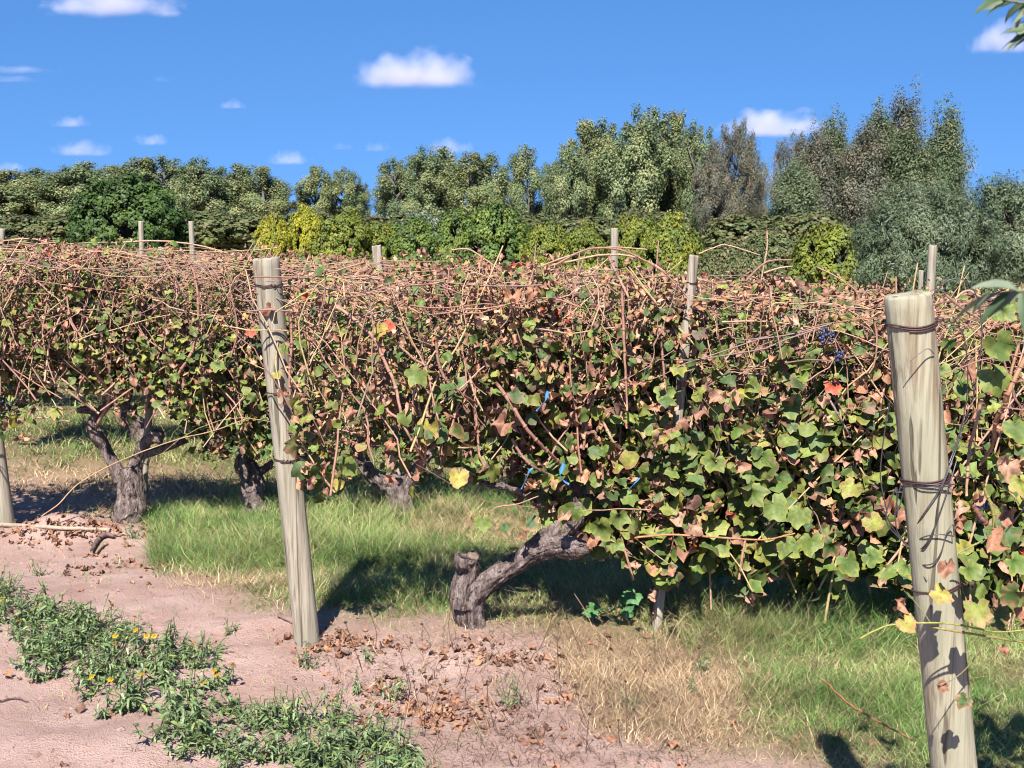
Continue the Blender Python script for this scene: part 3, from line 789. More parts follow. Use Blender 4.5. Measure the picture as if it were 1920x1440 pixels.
def extra_b(mbl, rng):
    put_leaves(mbl, rng, [(1600, 910, 4.85, 30, 'y'), (1430, 850, 4.85, 36, 'g'), (1450, 945, 4.8, 38, 'g'), (1500, 960, 4.8, 34, 'g'), (1345, 945, 4.8, 28, 'b'), (1410, 920, 4.8, 34, 'g'),
        (1520, 1010, 4.8, 36, 'g'), (1590, 1050, 4.8, 34, 'g'), (1630, 1040, 4.8, 30, 'g'), (1635, 975, 4.8, 30, 'y'), (1560, 1020, 4.8, 30, 'd'), (1475, 1020, 4.8, 34, 'g'),
        (1300, 885, 4.8, 26, 'y'), (1340, 860, 4.8, 32, 'g'), (1655, 1090, 4.8, 16, 'b'), (1545, 745, 4.9, 22, 'b'), (1700, 1060, 4.85, 28, 'g'), (1350, 740, 4.85, 28, 'b'),
        (1250, 730, 4.8, 28, 'g'), (1238, 1085, 4.82, 24, 'g'), (1225, 1110, 4.82, 20, 'b'), (1252, 1060, 4.82, 26, 'd'), (1240, 1040, 4.82, 24, 'g'), (1265, 1030, 4.82, 24, 'g'), (1210, 790, 4.8, 30, 'g'), (1260, 800, 4.8, 26, 'b'), (1480, 760, 4.9, 30, 'g'), (1560, 720, 4.95, 26, 'r')])
Tl = T_MID
vb, bb = vine(0, (.55, 1.9), 'leafy green vine with grape bunches left of the thick tan post', [
    [(1555, 1180, 5.25, 26), (1545, 1130, 5.25, 24), (1560, 1080, 5.27, 22), (1530, 1030, 5.25, 18), (1480, 1010, 5.2, 12)],
    [(1550, 1090, 5.25, 18), (1590, 1040, 5.28, 16), (1640, 1010, 5.3, 12), (1700, 980, 5.3, 8)],
    [(1540, 1010, 5.25, 14), (1530, 930, 5.2, 22), (1520, 860, 5.1, 26), (1535, 800, 5.1, 12)]], canes_b, n=5200, T=Tl, nshoot=250, seed=2, extra=extra_b)
for i, (x_, y_, Y_, n_, r_) in enumerate([(1543, 614, 4.86, 22, .020), (1560, 622, 4.86, 12, .013), (1573, 658, 4.86, 22, .015)]): bunch(vb, at(x_, y_, Y_), n_, bb, r_, i)
vc, bc_ = vine(0, (1.9, 2.75), 'vine behind the thick tan post, seen on both sides of it', [], [], n=2600, T=Tl, nshoot=120, seed=3)

# row of the far left post
Y1 = 6.85
limbs_l = [
    [(243, 1000, Y1, 42), (243, 970, Y1, 36), (246, 930, Y1, 29), (243, 895, Y1, 28), (238, 876, Y1, 24)],
    [(228, 900, Y1, 17), (212, 865, Y1, 13), (196, 838, Y1, 13), (180, 815, Y1 - .02, 18), (172, 795, Y1 - .02, 12), (190, 772, Y1, 11), (210, 750, Y1 + .02, 9)],
    [(248, 890, Y1, 17), (256, 862, Y1, 12), (270, 832, Y1 - .02, 11), (290, 818, Y1 - .03, 15), (305, 822, Y1 - .03, 14)],
    [(262, 852, Y1, 10), (290, 846, Y1 + .02, 9), (330, 832, Y1 + .05, 7), (352, 825, Y1 + .08, 5)],
    [(190, 775, Y1, 9), (165, 768, Y1, 8), (145, 770, Y1, 6)],
]
c1 = Y1 - .28
canes_l = [
    ([(180, 800, c1 + .2), (205, 745, c1 + .1), (182, 700, c1), (163, 640, c1), (155, 600, c1), (168, 545, c1), (172, 520, c1)], .0085),
    ([(215, 760, c1 + .1), (205, 690, c1), (193, 640, c1), (187, 610, c1), (187, 560, c1)], .0075),
    ([(320, 740, c1 + .1), (335, 700, c1), (362, 655, c1), (372, 590, c1), (366, 520, c1), (350, 485, c1)], .0080),
    ([(185, 775, c1 + .1), (120, 730, c1), (60, 705, c1), (0, 680, c1), (-60, 650, c1)], .0065),
    ([(20, 620, c1), (90, 650, c1), (160, 675, c1)], .0060),
    ([(60, 680, c1), (100, 700, c1), (140, 730, c1), (180, 770, c1)], .0055, lin(214, 176, 150)),
    ([(78, 968, c1 - .15), (110, 945, c1 - .15), (150, 905, c1 - .1), (230, 862, c1 - .05), (330, 825, c1), (400, 808, c1), (470, 782, c1)], .0036, lin(212, 172, 132)),
    ([(208, 620, c1), (208, 665, c1), (206, 690, c1)], .0065),
    ([(0, 452, c1 + .3), (60, 448, c1 + .3), (100, 462, c1 + .3), (140, 500, c1 + .3)], .0045),
    ([(60, 487, c1 + .1), (110, 482, c1 + .1), (170, 476, c1 + .1), (215, 505, c1 + .1)], .0055),
    ([(0, 500, c1 + .2), (40, 470, c1 + .2), (100, 455, c1 + .2), (150, 480, c1 + .2), (180, 515, c1 + .2)], .0045),
    ([(215, 455, c1 + .3), (300, 452, c1 + .3), (380, 462, c1 + .3), (470, 488, c1 + .3)], .0045),
    ([(430, 680, c1), (445, 620, c1), (435, 560, c1), (425, 500, c1)], .0045),
    ([(130, 800 - 10, c1), (80, 783, c1), (20, 803 - 10, c1)], .0042),
]
vl, bl_ = vine(1, (-2.85, -1.85), 'twisted two armed vine trunk left of the left of centre post, long canes above', limbs_l, canes_l, base=at(243, 965, Y1), n=3800, T=T_MID, nshoot=280, seed=4, pg=pg1, sz=sz1, top=top1, bot=bot1,
               extra=lambda mbl, rng: put_leaves(mbl, rng, [(105, 768, c1, 20, 'y'), (408, 680, c1, 20, 'g'), (30, 640, c1, 16, 'g'), (290, 745, c1, 14, 'b'), (316, 765, c1, 13, 'g'), (330, 605, c1, 14, 'y'),
                   (470, 620, c1, 14, 'r'), (75, 530, c1 + .1, 14, 'b'), (225, 600, c1, 14, 'b')]), lying=.42)
vine(1, (-3.9, -2.85), 'vine at the left edge, mostly out of the picture, with one dark grape bunch', [[(-110, 985, 6.6, 34), (-112, 900, 6.6, 26), (-90, 840, 6.6, 20), (-50, 800, 6.6, 12)]], [], n=2600, T=T_LO, nshoot=170, seed=5, pg=pg1, sz=sz1, top=top1, bot=bot1)
bunch(bpy.data.objects['grapevine.004'], at(12, 745, c1), 26, bpy.data.objects['grapevine.004'].location, .03, 7)
Y2 = 7.0
vs, bs_ = vine(1, (-1.85, -1.1), 'short thick hooked stump of a vine just left of the left of centre post', [
    [(482, 975, Y2, 36), (478, 935, Y2, 30), (472, 900, Y2, 24), (462, 875, Y2, 24), (460, 860, Y2, 17), (474, 852, Y2, 9)],
    [(478, 890, Y2, 10), (495, 880, Y2, 9), (515, 868, Y2, 8), (540, 862, Y2, 7)]], [], base=at(476, 925, Y2), n=3000, T=T_MID, nshoot=200, seed=6, pg=pg1, sz=sz1, top=top1, bot=bot1, lying=.4)
Y3 = 7.05
limbs_m = [
    [(750, 990, Y3, 38), (750, 955, Y3, 34), (748, 930, Y3, 32), (735, 908, Y3, 26), (712, 900, Y3, 19), (690, 880, Y3, 16), (672, 850, Y3, 16), (668, 825, Y3, 15)],
    [(676, 840, Y3, 15), (690, 815, Y3 - .03, 17), (705, 795, Y3 - .05, 22), (718, 785, Y3 - .05, 18)],
    [(750, 915, Y3, 24), (768, 895, Y3, 18), (782, 880, Y3, 15), (800, 858, Y3, 11), (830, 840, Y3, 8)],
]
vine(1, (-1.1, .3), 'forked trunk vine just right of the left of centre post, second row back', limbs_m, [], base=at(750, 945, Y3), n=3000, T=T_LO, nshoot=190, seed=7, pg=pg1, sz=sz1, top=top1, bot=bot1)
vine(1, (.3, 1.75), 'vine in the second row behind the middle of the leafy hedge', [[(1110, 955, 7.4, 30), (1105, 900, 7.4, 24), (1120, 860, 7.4, 18), (1150, 830, 7.4, 12)]], [], n=2800, T=T_LO, nshoot=150, seed=8, pg=pg1, sz=sz1, top=top1, bot=bot1)
vine(1, (1.75, 3.4), 'vine in the second row behind the green leaves left of the thick tan post', [[(1620, 985, 7.7, 30), (1610, 920, 7.7, 24), (1640, 870, 7.7, 14)]], [], n=2800, T=T_LO, nshoot=140, seed=9, pg=pg1, sz=sz1, top=top1, bot=bot1)

# row of the thick right post
top_r = lambda x: 1.43 + 0 * x
bot_r = lambda x: .60 + 0 * x
NY = 2.50
canes_r = [
    ([(1925, 665, 2.5), (1904, 707, 2.5), (1889, 740, 2.5), (1883, 762, 2.52), (1867, 790, 2.55), (1862, 833, 2.6), (1838, 871, 2.65)], .0048, lin(206, 156, 118)),
    ([(1912, 640, 2.55), (1895, 700, 2.55), (1890, 735, 2.55)], .0030, lin(206, 160, 120)),
    ([(1840, 750, 2.6), (1827, 807, 2.62), (1820, 831, 2.65), (1815, 873, 2.65), (1812, 930, 2.65)], .0040),
    ([(1613, 1197, 2.46), (1640, 1183, 2.46), (1675, 1171, 2.46), (1745, 1168, 2.44), (1800, 1172, 2.46), (1870, 1185, 2.5), (1930, 1180, 2.5)], .0019, lin(190, 186, 96)),
    ([(1745, 1175, 2.45), (1800, 1185, 2.46), (1860, 1195, 2.5), (1930, 1206, 2.55)], .0024, lin(196, 176, 104)),
    ([(1700, 1110, 2.48), (1725, 1140, 2.47), (1745, 1168, 2.45)], .0014, lin(150, 150, 90)),
    ([(1842, 905, 2.55), (1862, 960, 2.55), (1866, 1000, 2.56), (1890, 1040, 2.6)], .0034, lin(186, 176, 104)),
    ([(1866, 1000, 2.56), (1830, 1020, 2.5), (1795, 1038, 2.5)], .0020, lin(178, 176, 110)),
    ([(1826, 950, 2.6), (1840, 970, 2.55), (1852, 985, 2.55)], .0055, lin(150, 104, 86)),
    ([(1868, 875, 2.6), (1872, 900, 2.55), (1898, 928, 2.52), (1912, 945, 2.52)], .0028, lin(190, 172, 110)),
    ([(1770, 550, 2.8), (1800, 575, 2.8), (1840, 600, 2.8)], .0028),
    ([(1790, 560, 2.8), (1815, 545, 2.8), (1850, 560, 2.8), (1900, 550, 2.8)], .0026),
    ([(1870, 1182, 2.5), (1840, 1215, 2.5), (1815, 1250, 2.5), (1785, 1275, 2.46), (1755, 1285, 2.45)], .0012, lin(170, 160, 110)),
]
def extra_r(mbl, rng):
    put_leaves(mbl, rng, [(1685, 1128, 2.46, 24, 'b'), (1697, 1165, 2.44, 26, 'y'), (1832, 1138, 2.44, 40, 'y'), (1760, 1110, 2.45, 30, 'y'), (1775, 1060, 2.45, 30, 'b'),
        (1765, 1285, 2.46, 20, 'b'), (1810, 1310, 2.46, 24, 'd'), (1880, 1215, 2.5, 16, 'b'), (1815, 1065, 2.5, 32, 'g'), (1860, 1010, 2.5, 40, 'b'), (1890, 870, 2.5, 36, 'b'),
        (1865, 700, 2.5, 46, 'g'), (1870, 640, 2.45, 40, 'g'), (1815, 690, 2.75, 30, 'b'), (1765, 690, 2.85, 26, 'g'), (1890, 960, 2.5, 30, 'b'), (1905, 800, 2.5, 36, 'g'),
        (1900, 1050, 2.5, 34, 'g'), (1840, 1100, 2.55, 30, 'g'), (1905, 1110, 2.5, 36, 'd'), (1800, 975, 2.7, 24, 'b'), (1880, 580, 2.6, 30, 'g'), (1830, 770, 2.75, 24, 'b'), (1805, 720, 2.8, 24, 'g'),
        (1912, 900, 2.45, 34, 'y'), (1870, 1150, 2.6, 34, 'd'), (1780, 640, 2.9, 20, 'g')])
vr, br_ = vine(-1, (1.16, 1.75), 'near vine at the right edge, its yellow shoot crossing the thick post', [], canes_r, base=(1.45, 2.7, 0), n=760, T=T_HI, nshoot=26, seed=12,
               pg=lambda x, t: .6 + 0 * x, sz=lambda x, t: .046 + 0 * x, top=top_r, bot=bot_r, dep=.2, extra=extra_r)
bunch(vr, at(1845, 950, 2.6), 7, br_, .012, 11)

Y4 = 9.1
vine(2, (-3.6, -2.5), 'thick leaning vine trunk of the third row seen between the arms of the left trunk', [
    [(300, 880, Y4, 26), (285, 845, Y4, 24), (262, 805, Y4, 22), (235, 772, Y4, 19), (222, 740, Y4, 15), (214, 700, Y4, 12), (205, 640, Y4, 8)],
    [(228, 770, Y4, 12), (240, 735, Y4, 11), (246, 700, Y4, 9), (275, 670, Y4, 6)]], [], n=1900, T=T_LO, nshoot=130, seed=31, pg=pg1, sz=lambda x, t: .042 + 0 * x,
    top=lambda x: 1.33 + g(x, row_y(2, x)), bot=lambda x: .60 + g(x, row_y(2, x)))
# rows behind: copies of four vines
protos = []
for s in range(4):
    rng = np.random.default_rng(70 + s)
    e = empty('grapevine', (0, 0, 0), 'brown and green grapevine merging into the rows behind the first two', 'grapevine', VG)
    mt = MB(); j = R.normal(0, .05, 6)
    gnarled(mt, [(0, 0, -.08), (.03 + j[0], 0, .15), (.0, j[1], .32), (-.08, 0, .42)], [.085, .06, .055, .04], n=26, sides=12, seed=s)
    gnarled(mt, [(0, 0, .30), (.16, j[2], .40), (.34, j[3], .52), (.55, 0, .62)], [.05, .04, .03, .016], n=24, sides=10, seed=s + 5)
    gnarled(mt, [(0, 0, .32), (-.18, j[4], .46), (-.36, j[5], .55), (-.5, 0, .66)], [.05, .035, .028, .016], n=24, sides=10, seed=s + 9)
    mt.build('trunk', M_BARK, e)
    ms = MB(); shoots(ms, rng, 62, (-.78, .78), lambda x: SLOPE * x, lambda x: 1.33 + 0 * x, lambda x: .56 + 0 * x, .28, .4, rr=(.002, .0042), K=6, lying=.45, sides=4, over=.05)
    t_ = ms.build('twigs', M_CANE, e); t_['kind'] = 'stuff'
    ml = MB(); canopy(ml, rng, 1700, (-.78, .78), lambda x: SLOPE * x, lambda x: 1.32 + 0 * x, lambda x: .50 + 0 * x, .30, lambda x, t: .40 - .3 * t, lambda x, t: .046 + 0 * x, T_LO)
    ml.build('foliage', M_LEAF, e)
    protos.append(e)
used = [False] * 4
for k in range(2, 12):
    yr = row_y0(k)
    x = -(yr * .44 + .8); xe = yr * (.44 if k < 3 else .44) + .8
    while x < xe:
        X = x + R.uniform(-.08, .08); Yv = float(row_y(k, X)); x += 1.45
        px = 960 + FPX * X / Yv
        if px < -160 or px > 2080: continue
        if k == 2 and -3.9 < X < -2.2: continue
        if k > 5 and px > 1250: continue
        if k > 8 and px > 700: continue
        s = int(R.integers(0, 4)); loc = (X, Yv, float(g(X, Yv)))
        if not used[s]: protos[s].location = loc; used[s] = True
        else: copy_thing(protos[s], loc)

# bigger trunk of the third row that shows between the arms of the left vine
# ------------------------------------------------------------------ trellis wires, loose wire, ties
def wire(name, pts, r, col, label, cat, mat=M_ZINC, grp=None, n=60):
    mbw = MB(); one_tube(mbw, pts, r, 5, n, col); o = mbw.build(name, mat); tag(o, label, cat, grp); return o
def p_on(b, t, f): return np.array(b) * (1 - f) + np.array(t) * f
for f, zoff, lab in ((.935, 0, 'top wire running right from the left of centre post'), (.665, 0, 'middle wire running right from the left of centre post'), (.49, 0, 'lowest wire running right from the left of centre post')):
    s_ = p_on(P2b, P2t, f) + (.05, -.02, 0); e_ = np.array([3.4, float(row_y(0, 3.4)), s_[2] - .25]); mid = (s_ + e_) / 2 - (0, 0, .02)
    wire('trellis_wire', [s_, mid, e_], .0013, lin(150, 140, 136), lab, 'wire', M_ZINC, 'trellis wires of the first row')
s_ = p_on(P1b, P1t, .42); wire('trellis_wire', [s_, (0, 7.2, .62), (3.5, 7.95, .45)], .0013, lin(150, 140, 136), 'wire of the second row behind the left trunk', 'wire', M_ZINC)

lw = empty('loose_wire', tuple(p_on(P3b, P3t, p3f(911))), 'tangle of loose grey wire looped around the thick tan post', 'wire')
def f5(a): return [(x / 4.234 + 1600, y / 4.234 + 760) for x, y in a]
def f4(a): return [(x / 4.5 + 1600, y / 4.5 + 440) for x, y in a]
post_front = 2.60 - .062
strands = [
    (f5([(760, 470), (700, 640), (600, 800), (510, 940), (490, 1040), (440, 1125)]), 0),
    (f5([(820, 440), (760, 640), (640, 980), (560, 1120), (480, 1160)]), .004),
    (f5([(790, 440), (690, 700), (650, 960), (600, 1080), (540, 1155), (460, 1160)]), -.003),
    (f5([(480, 1160), (500, 1090), (560, 1045), (680, 1025), (800, 1040)]), 0),
    (f5([(800, 1040), (790, 950), (740, 1020), (700, 1160), (640, 1250), (560, 1268), (500, 1240), (450, 1160)]), 0),
    (f5([(440, 1150), (500, 1250), (540, 1330), (585, 1392)]), 0),
    (f5([(440, 1120), (370, 1050), (300, 950), (255, 860), (215, 790)]), -.01),
    (f5([(380, 620), (350, 740), (330, 860)]), -.01), (f5([(400, 640), (380, 760), (340, 870)]), -.005), (f5([(340, 650), (300, 740), (260, 850)]), -.012),
    (f5([(345, 650), (345, 760), (350, 860)]), -.012), (f5([(330, 690), (390, 690)]), -.012), (f5([(330, 860), (350, 1000), (430, 1120)]), -.01), (f5([(260, 850), (280, 960), (420, 1110)]), -.01),
    (f5([(290, -20), (250, 200), (225, 400), (215, 560), (235, 700), (270, 860)]), 0),
    (f4([(660, 520), (700, 480), (780, 400), (870, 370), (960, 400), (1040, 520), (1075, 700), (1085, 880), (1050, 1150), (1000, 1440)]), .04),
    (f4([(780, 790), (880, 780), (930, 850), (955, 1000), (965, 1250), (950, 1440)]), .04),
    (f5([(935, 0), (900, 80), (850, 250), (790, 420), (700, 640)]), .0), (f5([(885, 0), (870, 120), (820, 300), (760, 460)]), .01),
    (f5([(370, 625), (390, 612), (600, 628), (820, 628)]), .0), (f5([(370, 650), (600, 655), (780, 640)]), .0),
]
for s, off in strands:
    s = smooth_path([(a, b_, 0) for a, b_ in s], 34)[:, :2]
    P = np.array([at(a, b_, post_front + off) for a, b_ in s])
    f = (P[:, 2] - P3b[2]) / (P3t[2] - P3b[2]); cx = P3b[0] + (P3t[0] - P3b[0]) * f; cy = P3b[1] + (P3t[1] - P3b[1]) * f
    dx = P[:, 0] - cx; ysurf = cy - np.sqrt(np.clip(.0535 ** 2 - dx ** 2, 0, None)) - .006
    Ynew = np.where(np.abs(dx) < .06, np.minimum(ysurf, cy - .004) + off * .5, cy + off)
    P = np.array([at(a, b_, y_) for (a, b_), y_ in zip(s, Ynew)])
    mw = MB(); one_tube(mw, P, .0014, 5, 60, lin(122, 114, 116)); mw.build('strand', M_ZINC, lw, loc=lw.location)
mw = MB(); one_tube(mw, [at(1702, 681, post_front - .012), at(1722, 664, post_front - .016), at(1740, 654, post_front - .004), at(1752, 664, post_front + .02)], .0012, 5, 16, lin(170, 160, 150))
tag(mw.build('bent_nail_wire', M_WIRE), 'short bent wire stub sticking out of the thick tan post below its top ring', 'wire')

def ribbon(pts, w, label):
    P = smooth_path([at(*p) for p in pts], 24); T_ = norm(np.gradient(P, axis=0)); tw = np.linspace(0, 2.6, 24)
    A = norm(np.cross(T_, (0, 1, 0))); B = np.cross(T_, A); W = A * np.cos(tw)[:, None] * .9 + B * np.sin(tw)[:, None] * .8
    ww = w * (.55 + .45 * np.abs(np.sin(np.linspace(.5, 3.4, 24))))[:, None]
    th = .0006 * norm(np.cross(W, T_))
    V = np.stack([P - W * ww + th, P + W * ww + th, P + W * ww - th, P - W * ww - th], 1).reshape(-1, 3)
    q = [(i * 4 + a, i * 4 + (a + 1) % 4, i * 4 + 4 + (a + 1) % 4, i * 4 + 4 + a) for i in range(23) for a in range(4)] + [(0, 1, 2, 3), (95, 94, 93, 92)]
    mb_ = MB().add(V, q, None, lin(96, 165, 226)); tag(mb_.build('plastic_tie', M_PLASTIC), label, 'plastic tie', 'blue plastic ties on the vines')
RF = FR - .06
ribbon([(1028, 733, RF), (1024, 745, RF), (1020, 755, RF), (1006, 771, RF)], .008, 'short blue tie, the highest of the four, high among the leaves')
ribbon([(1000, 878, RF), (992, 884, RF), (986, 900, RF), (978, 917, RF)], .0055, 'thin blue tie hanging under leaves, leftmost of the four')
ribbon([(1058, 868, RF), (1053, 882, RF), (1050, 890, RF), (1058, 902, RF), (1067, 908, RF)], .0085, 'bright blue bent tie knotted on the dark vine arm at centre')
ribbon([(1200, 896, RF + .1), (1190, 906, RF + .1), (1178, 920, RF + .1)], .0040, 'pale blue frayed tie in shade, rightmost of the four')

# ------------------------------------------------------------------ grass
def blades(mbb, x, y, L, w, col, rng, K=4, lean=.6):
    n = len(x); z = g(x, y) - .006; K = K + 1
    az = rng.uniform(0, 2 * np.pi, n); ln = np.abs(rng.normal(0, lean, n)) + .12; curl = rng.uniform(.2, 1.2, n) + 2.2 * (rng.uniform(0, 1, n) < .5) * rng.uniform(.3, 1, n); wob = rng.normal(0, .6, (n, K)).cumsum(1)
    u = np.linspace(0, 1, K)[None]
    ang = ln[:, None] + curl[:, None] * u
    ds = L[:, None] / (K - 1)
    hx = np.cumsum(np.sin(ang) * ds, 1) - np.sin(ang[:, :1]) * ds; hz = np.cumsum(np.cos(ang) * ds, 1) - np.cos(ang[:, :1]) * ds
    cx = x[:, None] + hx * np.cos(az[:, None] + wob); cy = y[:, None] + hx * np.sin(az[:, None] + wob); cz = z[:, None] + hz
    fa = rng.uniform(0, np.pi, n); wx = np.cos(fa)[:, None] * w[:, None] * (1.02 - u) * .5; wy = np.sin(fa)[:, None] * w[:, None] * (1.02 - u) * .5
    V = np.stack([np.stack([cx - wx, cy - wy, cz], -1), np.stack([cx + wx, cy + wy, cz], -1)], 2).reshape(-1, 3)
    i = (np.arange(n) * K * 2)[:, None] + np.arange(K - 1)[None] * 2
    q = np.stack([i, i + 1, i + 3, i + 2], -1).reshape(-1, 4)
    mbb.add(V, q, None, np.repeat(col, K * 2, 0))
GG = np.array([lin(104, 144, 70), lin(120, 154, 78), lin(142, 166, 90), lin(168, 178, 110), lin(190, 190, 130)]) * 1.5
SG = np.array([lin(226, 196, 156), lin(214, 182, 140), lin(202, 174, 134), lin(232, 206, 168), lin(186, 150, 118)]) * 1.4
rng = np.random.default_rng(99)
mg = MB()
w_d = lambda x, y: .72 + .45 * fbm(x * 5, y * 5, seed=72)
def field(xr, yr, n, Lr, w, dens=1.0, clump=True):
    x = rng.uniform(*xr, n); y = rng.uniform(*yr, n)
    k = max(1, n // 22)
    if clump:
        cx = rng.uniform(*xr, k); cy = rng.uniform(*yr, k); j = rng.integers(0, k, n); h = rng.uniform(0, 1, n) < .7
        x = np.where(h, cx[j] + rng.normal(0, .035, n), x); y = np.where(h, cy[j] + rng.normal(0, .035, n), y)
    px, py = proj(x, y, 0 * x)
    vis = (px > -250) & (px < 2170) & (py < 1560)
    gr, st, lt = masks(x, y)
    keep = vis & (rng.uniform(0, 1, n) < (gr * w_d(x, y) + .012))
    x, y, gr, st, px, py = x[keep], y[keep], gr[keep], st[keep], px[keep], py[keep]
    n = len(x); dry = rng.uniform(0, 1, n) < st * 1.05 + .13
    hn = .8 + .95 * fbm(x * 2.6, y * 2.6, seed=61)
    L = rng.uniform(*Lr, n) * hn * (.55 + .45 * gr) * np.where(dry, .85, 1)
    dy = y - np.array(row_y(0, x)); L = L * (1 + .25 * np.exp(-(dy / .5) ** 2)) * (1 + .55 * np.exp(-((px - 470) / 330) ** 2 - ((py - 1010) / 75) ** 2)) * (1 + .3 * np.exp(-((px - 1650) / 400) ** 2 - ((py - 1180) / 120) ** 2))
    c = np.where(dry[:, None], SG[rng.integers(0, 5, n)], GG[np.clip((rng.normal(2, 1.3, n) + 3.2 * fbm(x * 3, y * 3, seed=91)).astype(int), 0, 4)][:, [0, 1, 2]]) * rng.uniform(.55, 1.35, (n, 1)) * (1 + .5 * fbm(x * 5.2, y * 5.2, seed=95))[:, None]
    blades(mg, x, y, L, rng.uniform(.7, 1.3, n) * w, c, rng)
field((-2.6, 2.3), (2.9, 5.2), 330000, (.045, .155), .0027)
field((-3.3, 3.0), (5.2, 7.4), 270000, (.055, .18), .0033)
field((-4.4, 4.4), (7.4, 10.5), 90000, (.10, .24), .006)
field((-8, 7), (10.5, 18), 40000, (.12, .3), .015, clump=False)
# fine tall stems with seed heads at the foot of the hedge
o = mg.build('grass', M_GRASS); tag(o, 'green and straw coloured grass covering the ground between the vine rows', 'grass', None, 'stuff')

# tall dry seed stems
md = MB(); n = 420
x = rng.uniform(-.6, 2.1, n); y = np.array(row_y(0, x)) - rng.uniform(-.1, .9, n); 
L = rng.uniform(.12, .30, n); c = SG[rng.integers(0, 5, n)] * .9; blades(md, x, y, L, np.full(n, .0028), c, rng, K=5, lean=.3)
n = 3000; pxs = rng.normal(1080, 230, n); pys = rng.uniform(1190, 1440, n)
pts = np.array([on_ground(a, b_) for a, b_ in zip(pxs, pys)])
c = np.array([lin(150, 116, 100), lin(120, 92, 80), lin(176, 150, 116)])[rng.integers(0, 3, n)]
blades(md, pts[:, 0], pts[:, 1], rng.uniform(.03, .15, n), np.full(n, .0030), c, rng, K=5, lean=.8)
n0_ = 26
for a_, b_ in zip(rng.normal(960, 190, n0_), rng.uniform(1215, 1420, n0_)):
    q_ = on_ground(a_, b_); h_ = rng.uniform(.08, .2); t_ = q_ + (rng.normal(0, .03), rng.normal(0, .02), h_)
    one_tube(md, [q_, (q_ + t_) / 2 + (rng.normal(0, .008), 0, 0), t_], .0012, 4, 7, lin(150, 112, 96), cap=False)
    r_ = rng.uniform(.005, .008); md.add(np.array([(1, 0, 0), (0, 1, 0), (-1, 0, 0), (0, -1, 0), (0, 0, .9), (0, 0, -.9)]) * r_ + t_, None, [(0, 1, 4), (1, 2, 4), (2, 3, 4), (3, 0, 4), (1, 0, 5), (2, 1, 5), (3, 2, 5), (0, 3, 5)], lin(104, 72, 62))
n = 2600; pxs = rng.uniform(-60, 1150, n); pys = 1000 + 480 * rng.uniform(0, 1, n); pts = np.array([on_ground(a, b_) for a, b_ in zip(pxs, pys)])
c = np.array([lin(150, 116, 100), lin(110, 84, 74), lin(190, 160, 136)])[rng.integers(0, 3, n)]
blades(md, pts[:, 0], pts[:, 1], rng.uniform(.02, .07, n), np.full(n, .0022), c, rng, K=4, lean=1.1)
tag(md.build('dry_undergrowth', M_GRASS), 'thin dead stems and seed stalks standing in the bare soil', 'dry stems', None, 'stuff')

# leaf litter
n = 20000
x = rng.uniform(-3, 2, n); y = rng.uniform(2.8, 7.6, n); gr, st, lt = masks(x, y)
rk = np.exp(-((y - row_y(0, x)) / .35) ** 2) * .25 + np.exp(-((y - row_y(1, x)) / .4) ** 2) * .35
keep = rng.uniform(0, 1, n) < np.clip(lt ** 2.2 * .45 * sstep(fbm(x * 3.3, y * 3.3, seed=77), -.35, .45), 0, 1) * (1 - .85 * gr) + .004 + rk * .05
x, y = x[keep], y[keep]
for cx_, cy_, sx_, sy_, k_ in [(640, 1213, 50, 14, 100), (600, 1200, 40, 10, 35), (830, 1338, 62, 14, 140), (770, 1290, 60, 12, 35), (960, 1240, 50, 8, 40), (60, 1005, 90, 14, 130), (260, 985, 60, 12, 70), (150, 985, 60, 10, 60),
                          (215, 1060, 60, 14, 40), (1060, 1300, 60, 20, 30), (50, 1278, 22, 5, 5), (420, 1395, 25, 6, 6), (160, 1075, 40, 10, 14), (900, 1225, 120, 12, 20), (690, 1320, 60, 30, 50), (1180, 1380, 180, 25, 40), (860, 1215, 40, 8, 30)]:
    q_ = np.array([on_ground(a_, b_) for a_, b_ in zip(rng.normal(cx_, sx_, k_), rng.normal(cy_, sy_, k_))]); x = np.append(x, q_[:, 0]); y = np.append(y, q_[:, 1])
n = len(x)
z = g(x, y) + rng.uniform(.003, .012, n)
ml = MB()
bc = BROWN[rng.integers(0, len(BROWN), n)] * rng.uniform(.7, 1.15, (n, 1))
add_leaves(ml, np.stack([x, y, z], -1), rng.uniform(.006, .030, n), np.stack([rng.normal(0, .28, n), rng.normal(-.1, .28, n), np.ones(n)], -1), rng.normal(0, 1, (n, 3)) * (1, 1, .1),
           rng.uniform(-1.1, 1.1, n), rng.uniform(-1.0, 1.0, n), rng.uniform(.15, .5, n), bc, bc * .8, np.full(n, .3), T_MID, rng, rng.uniform(.6, 1, n))
tag(ml.build('leaf_litter', M_LITTER), 'curled brown vine leaves fallen on the pink soil', 'fallen leaves', None, 'stuff')

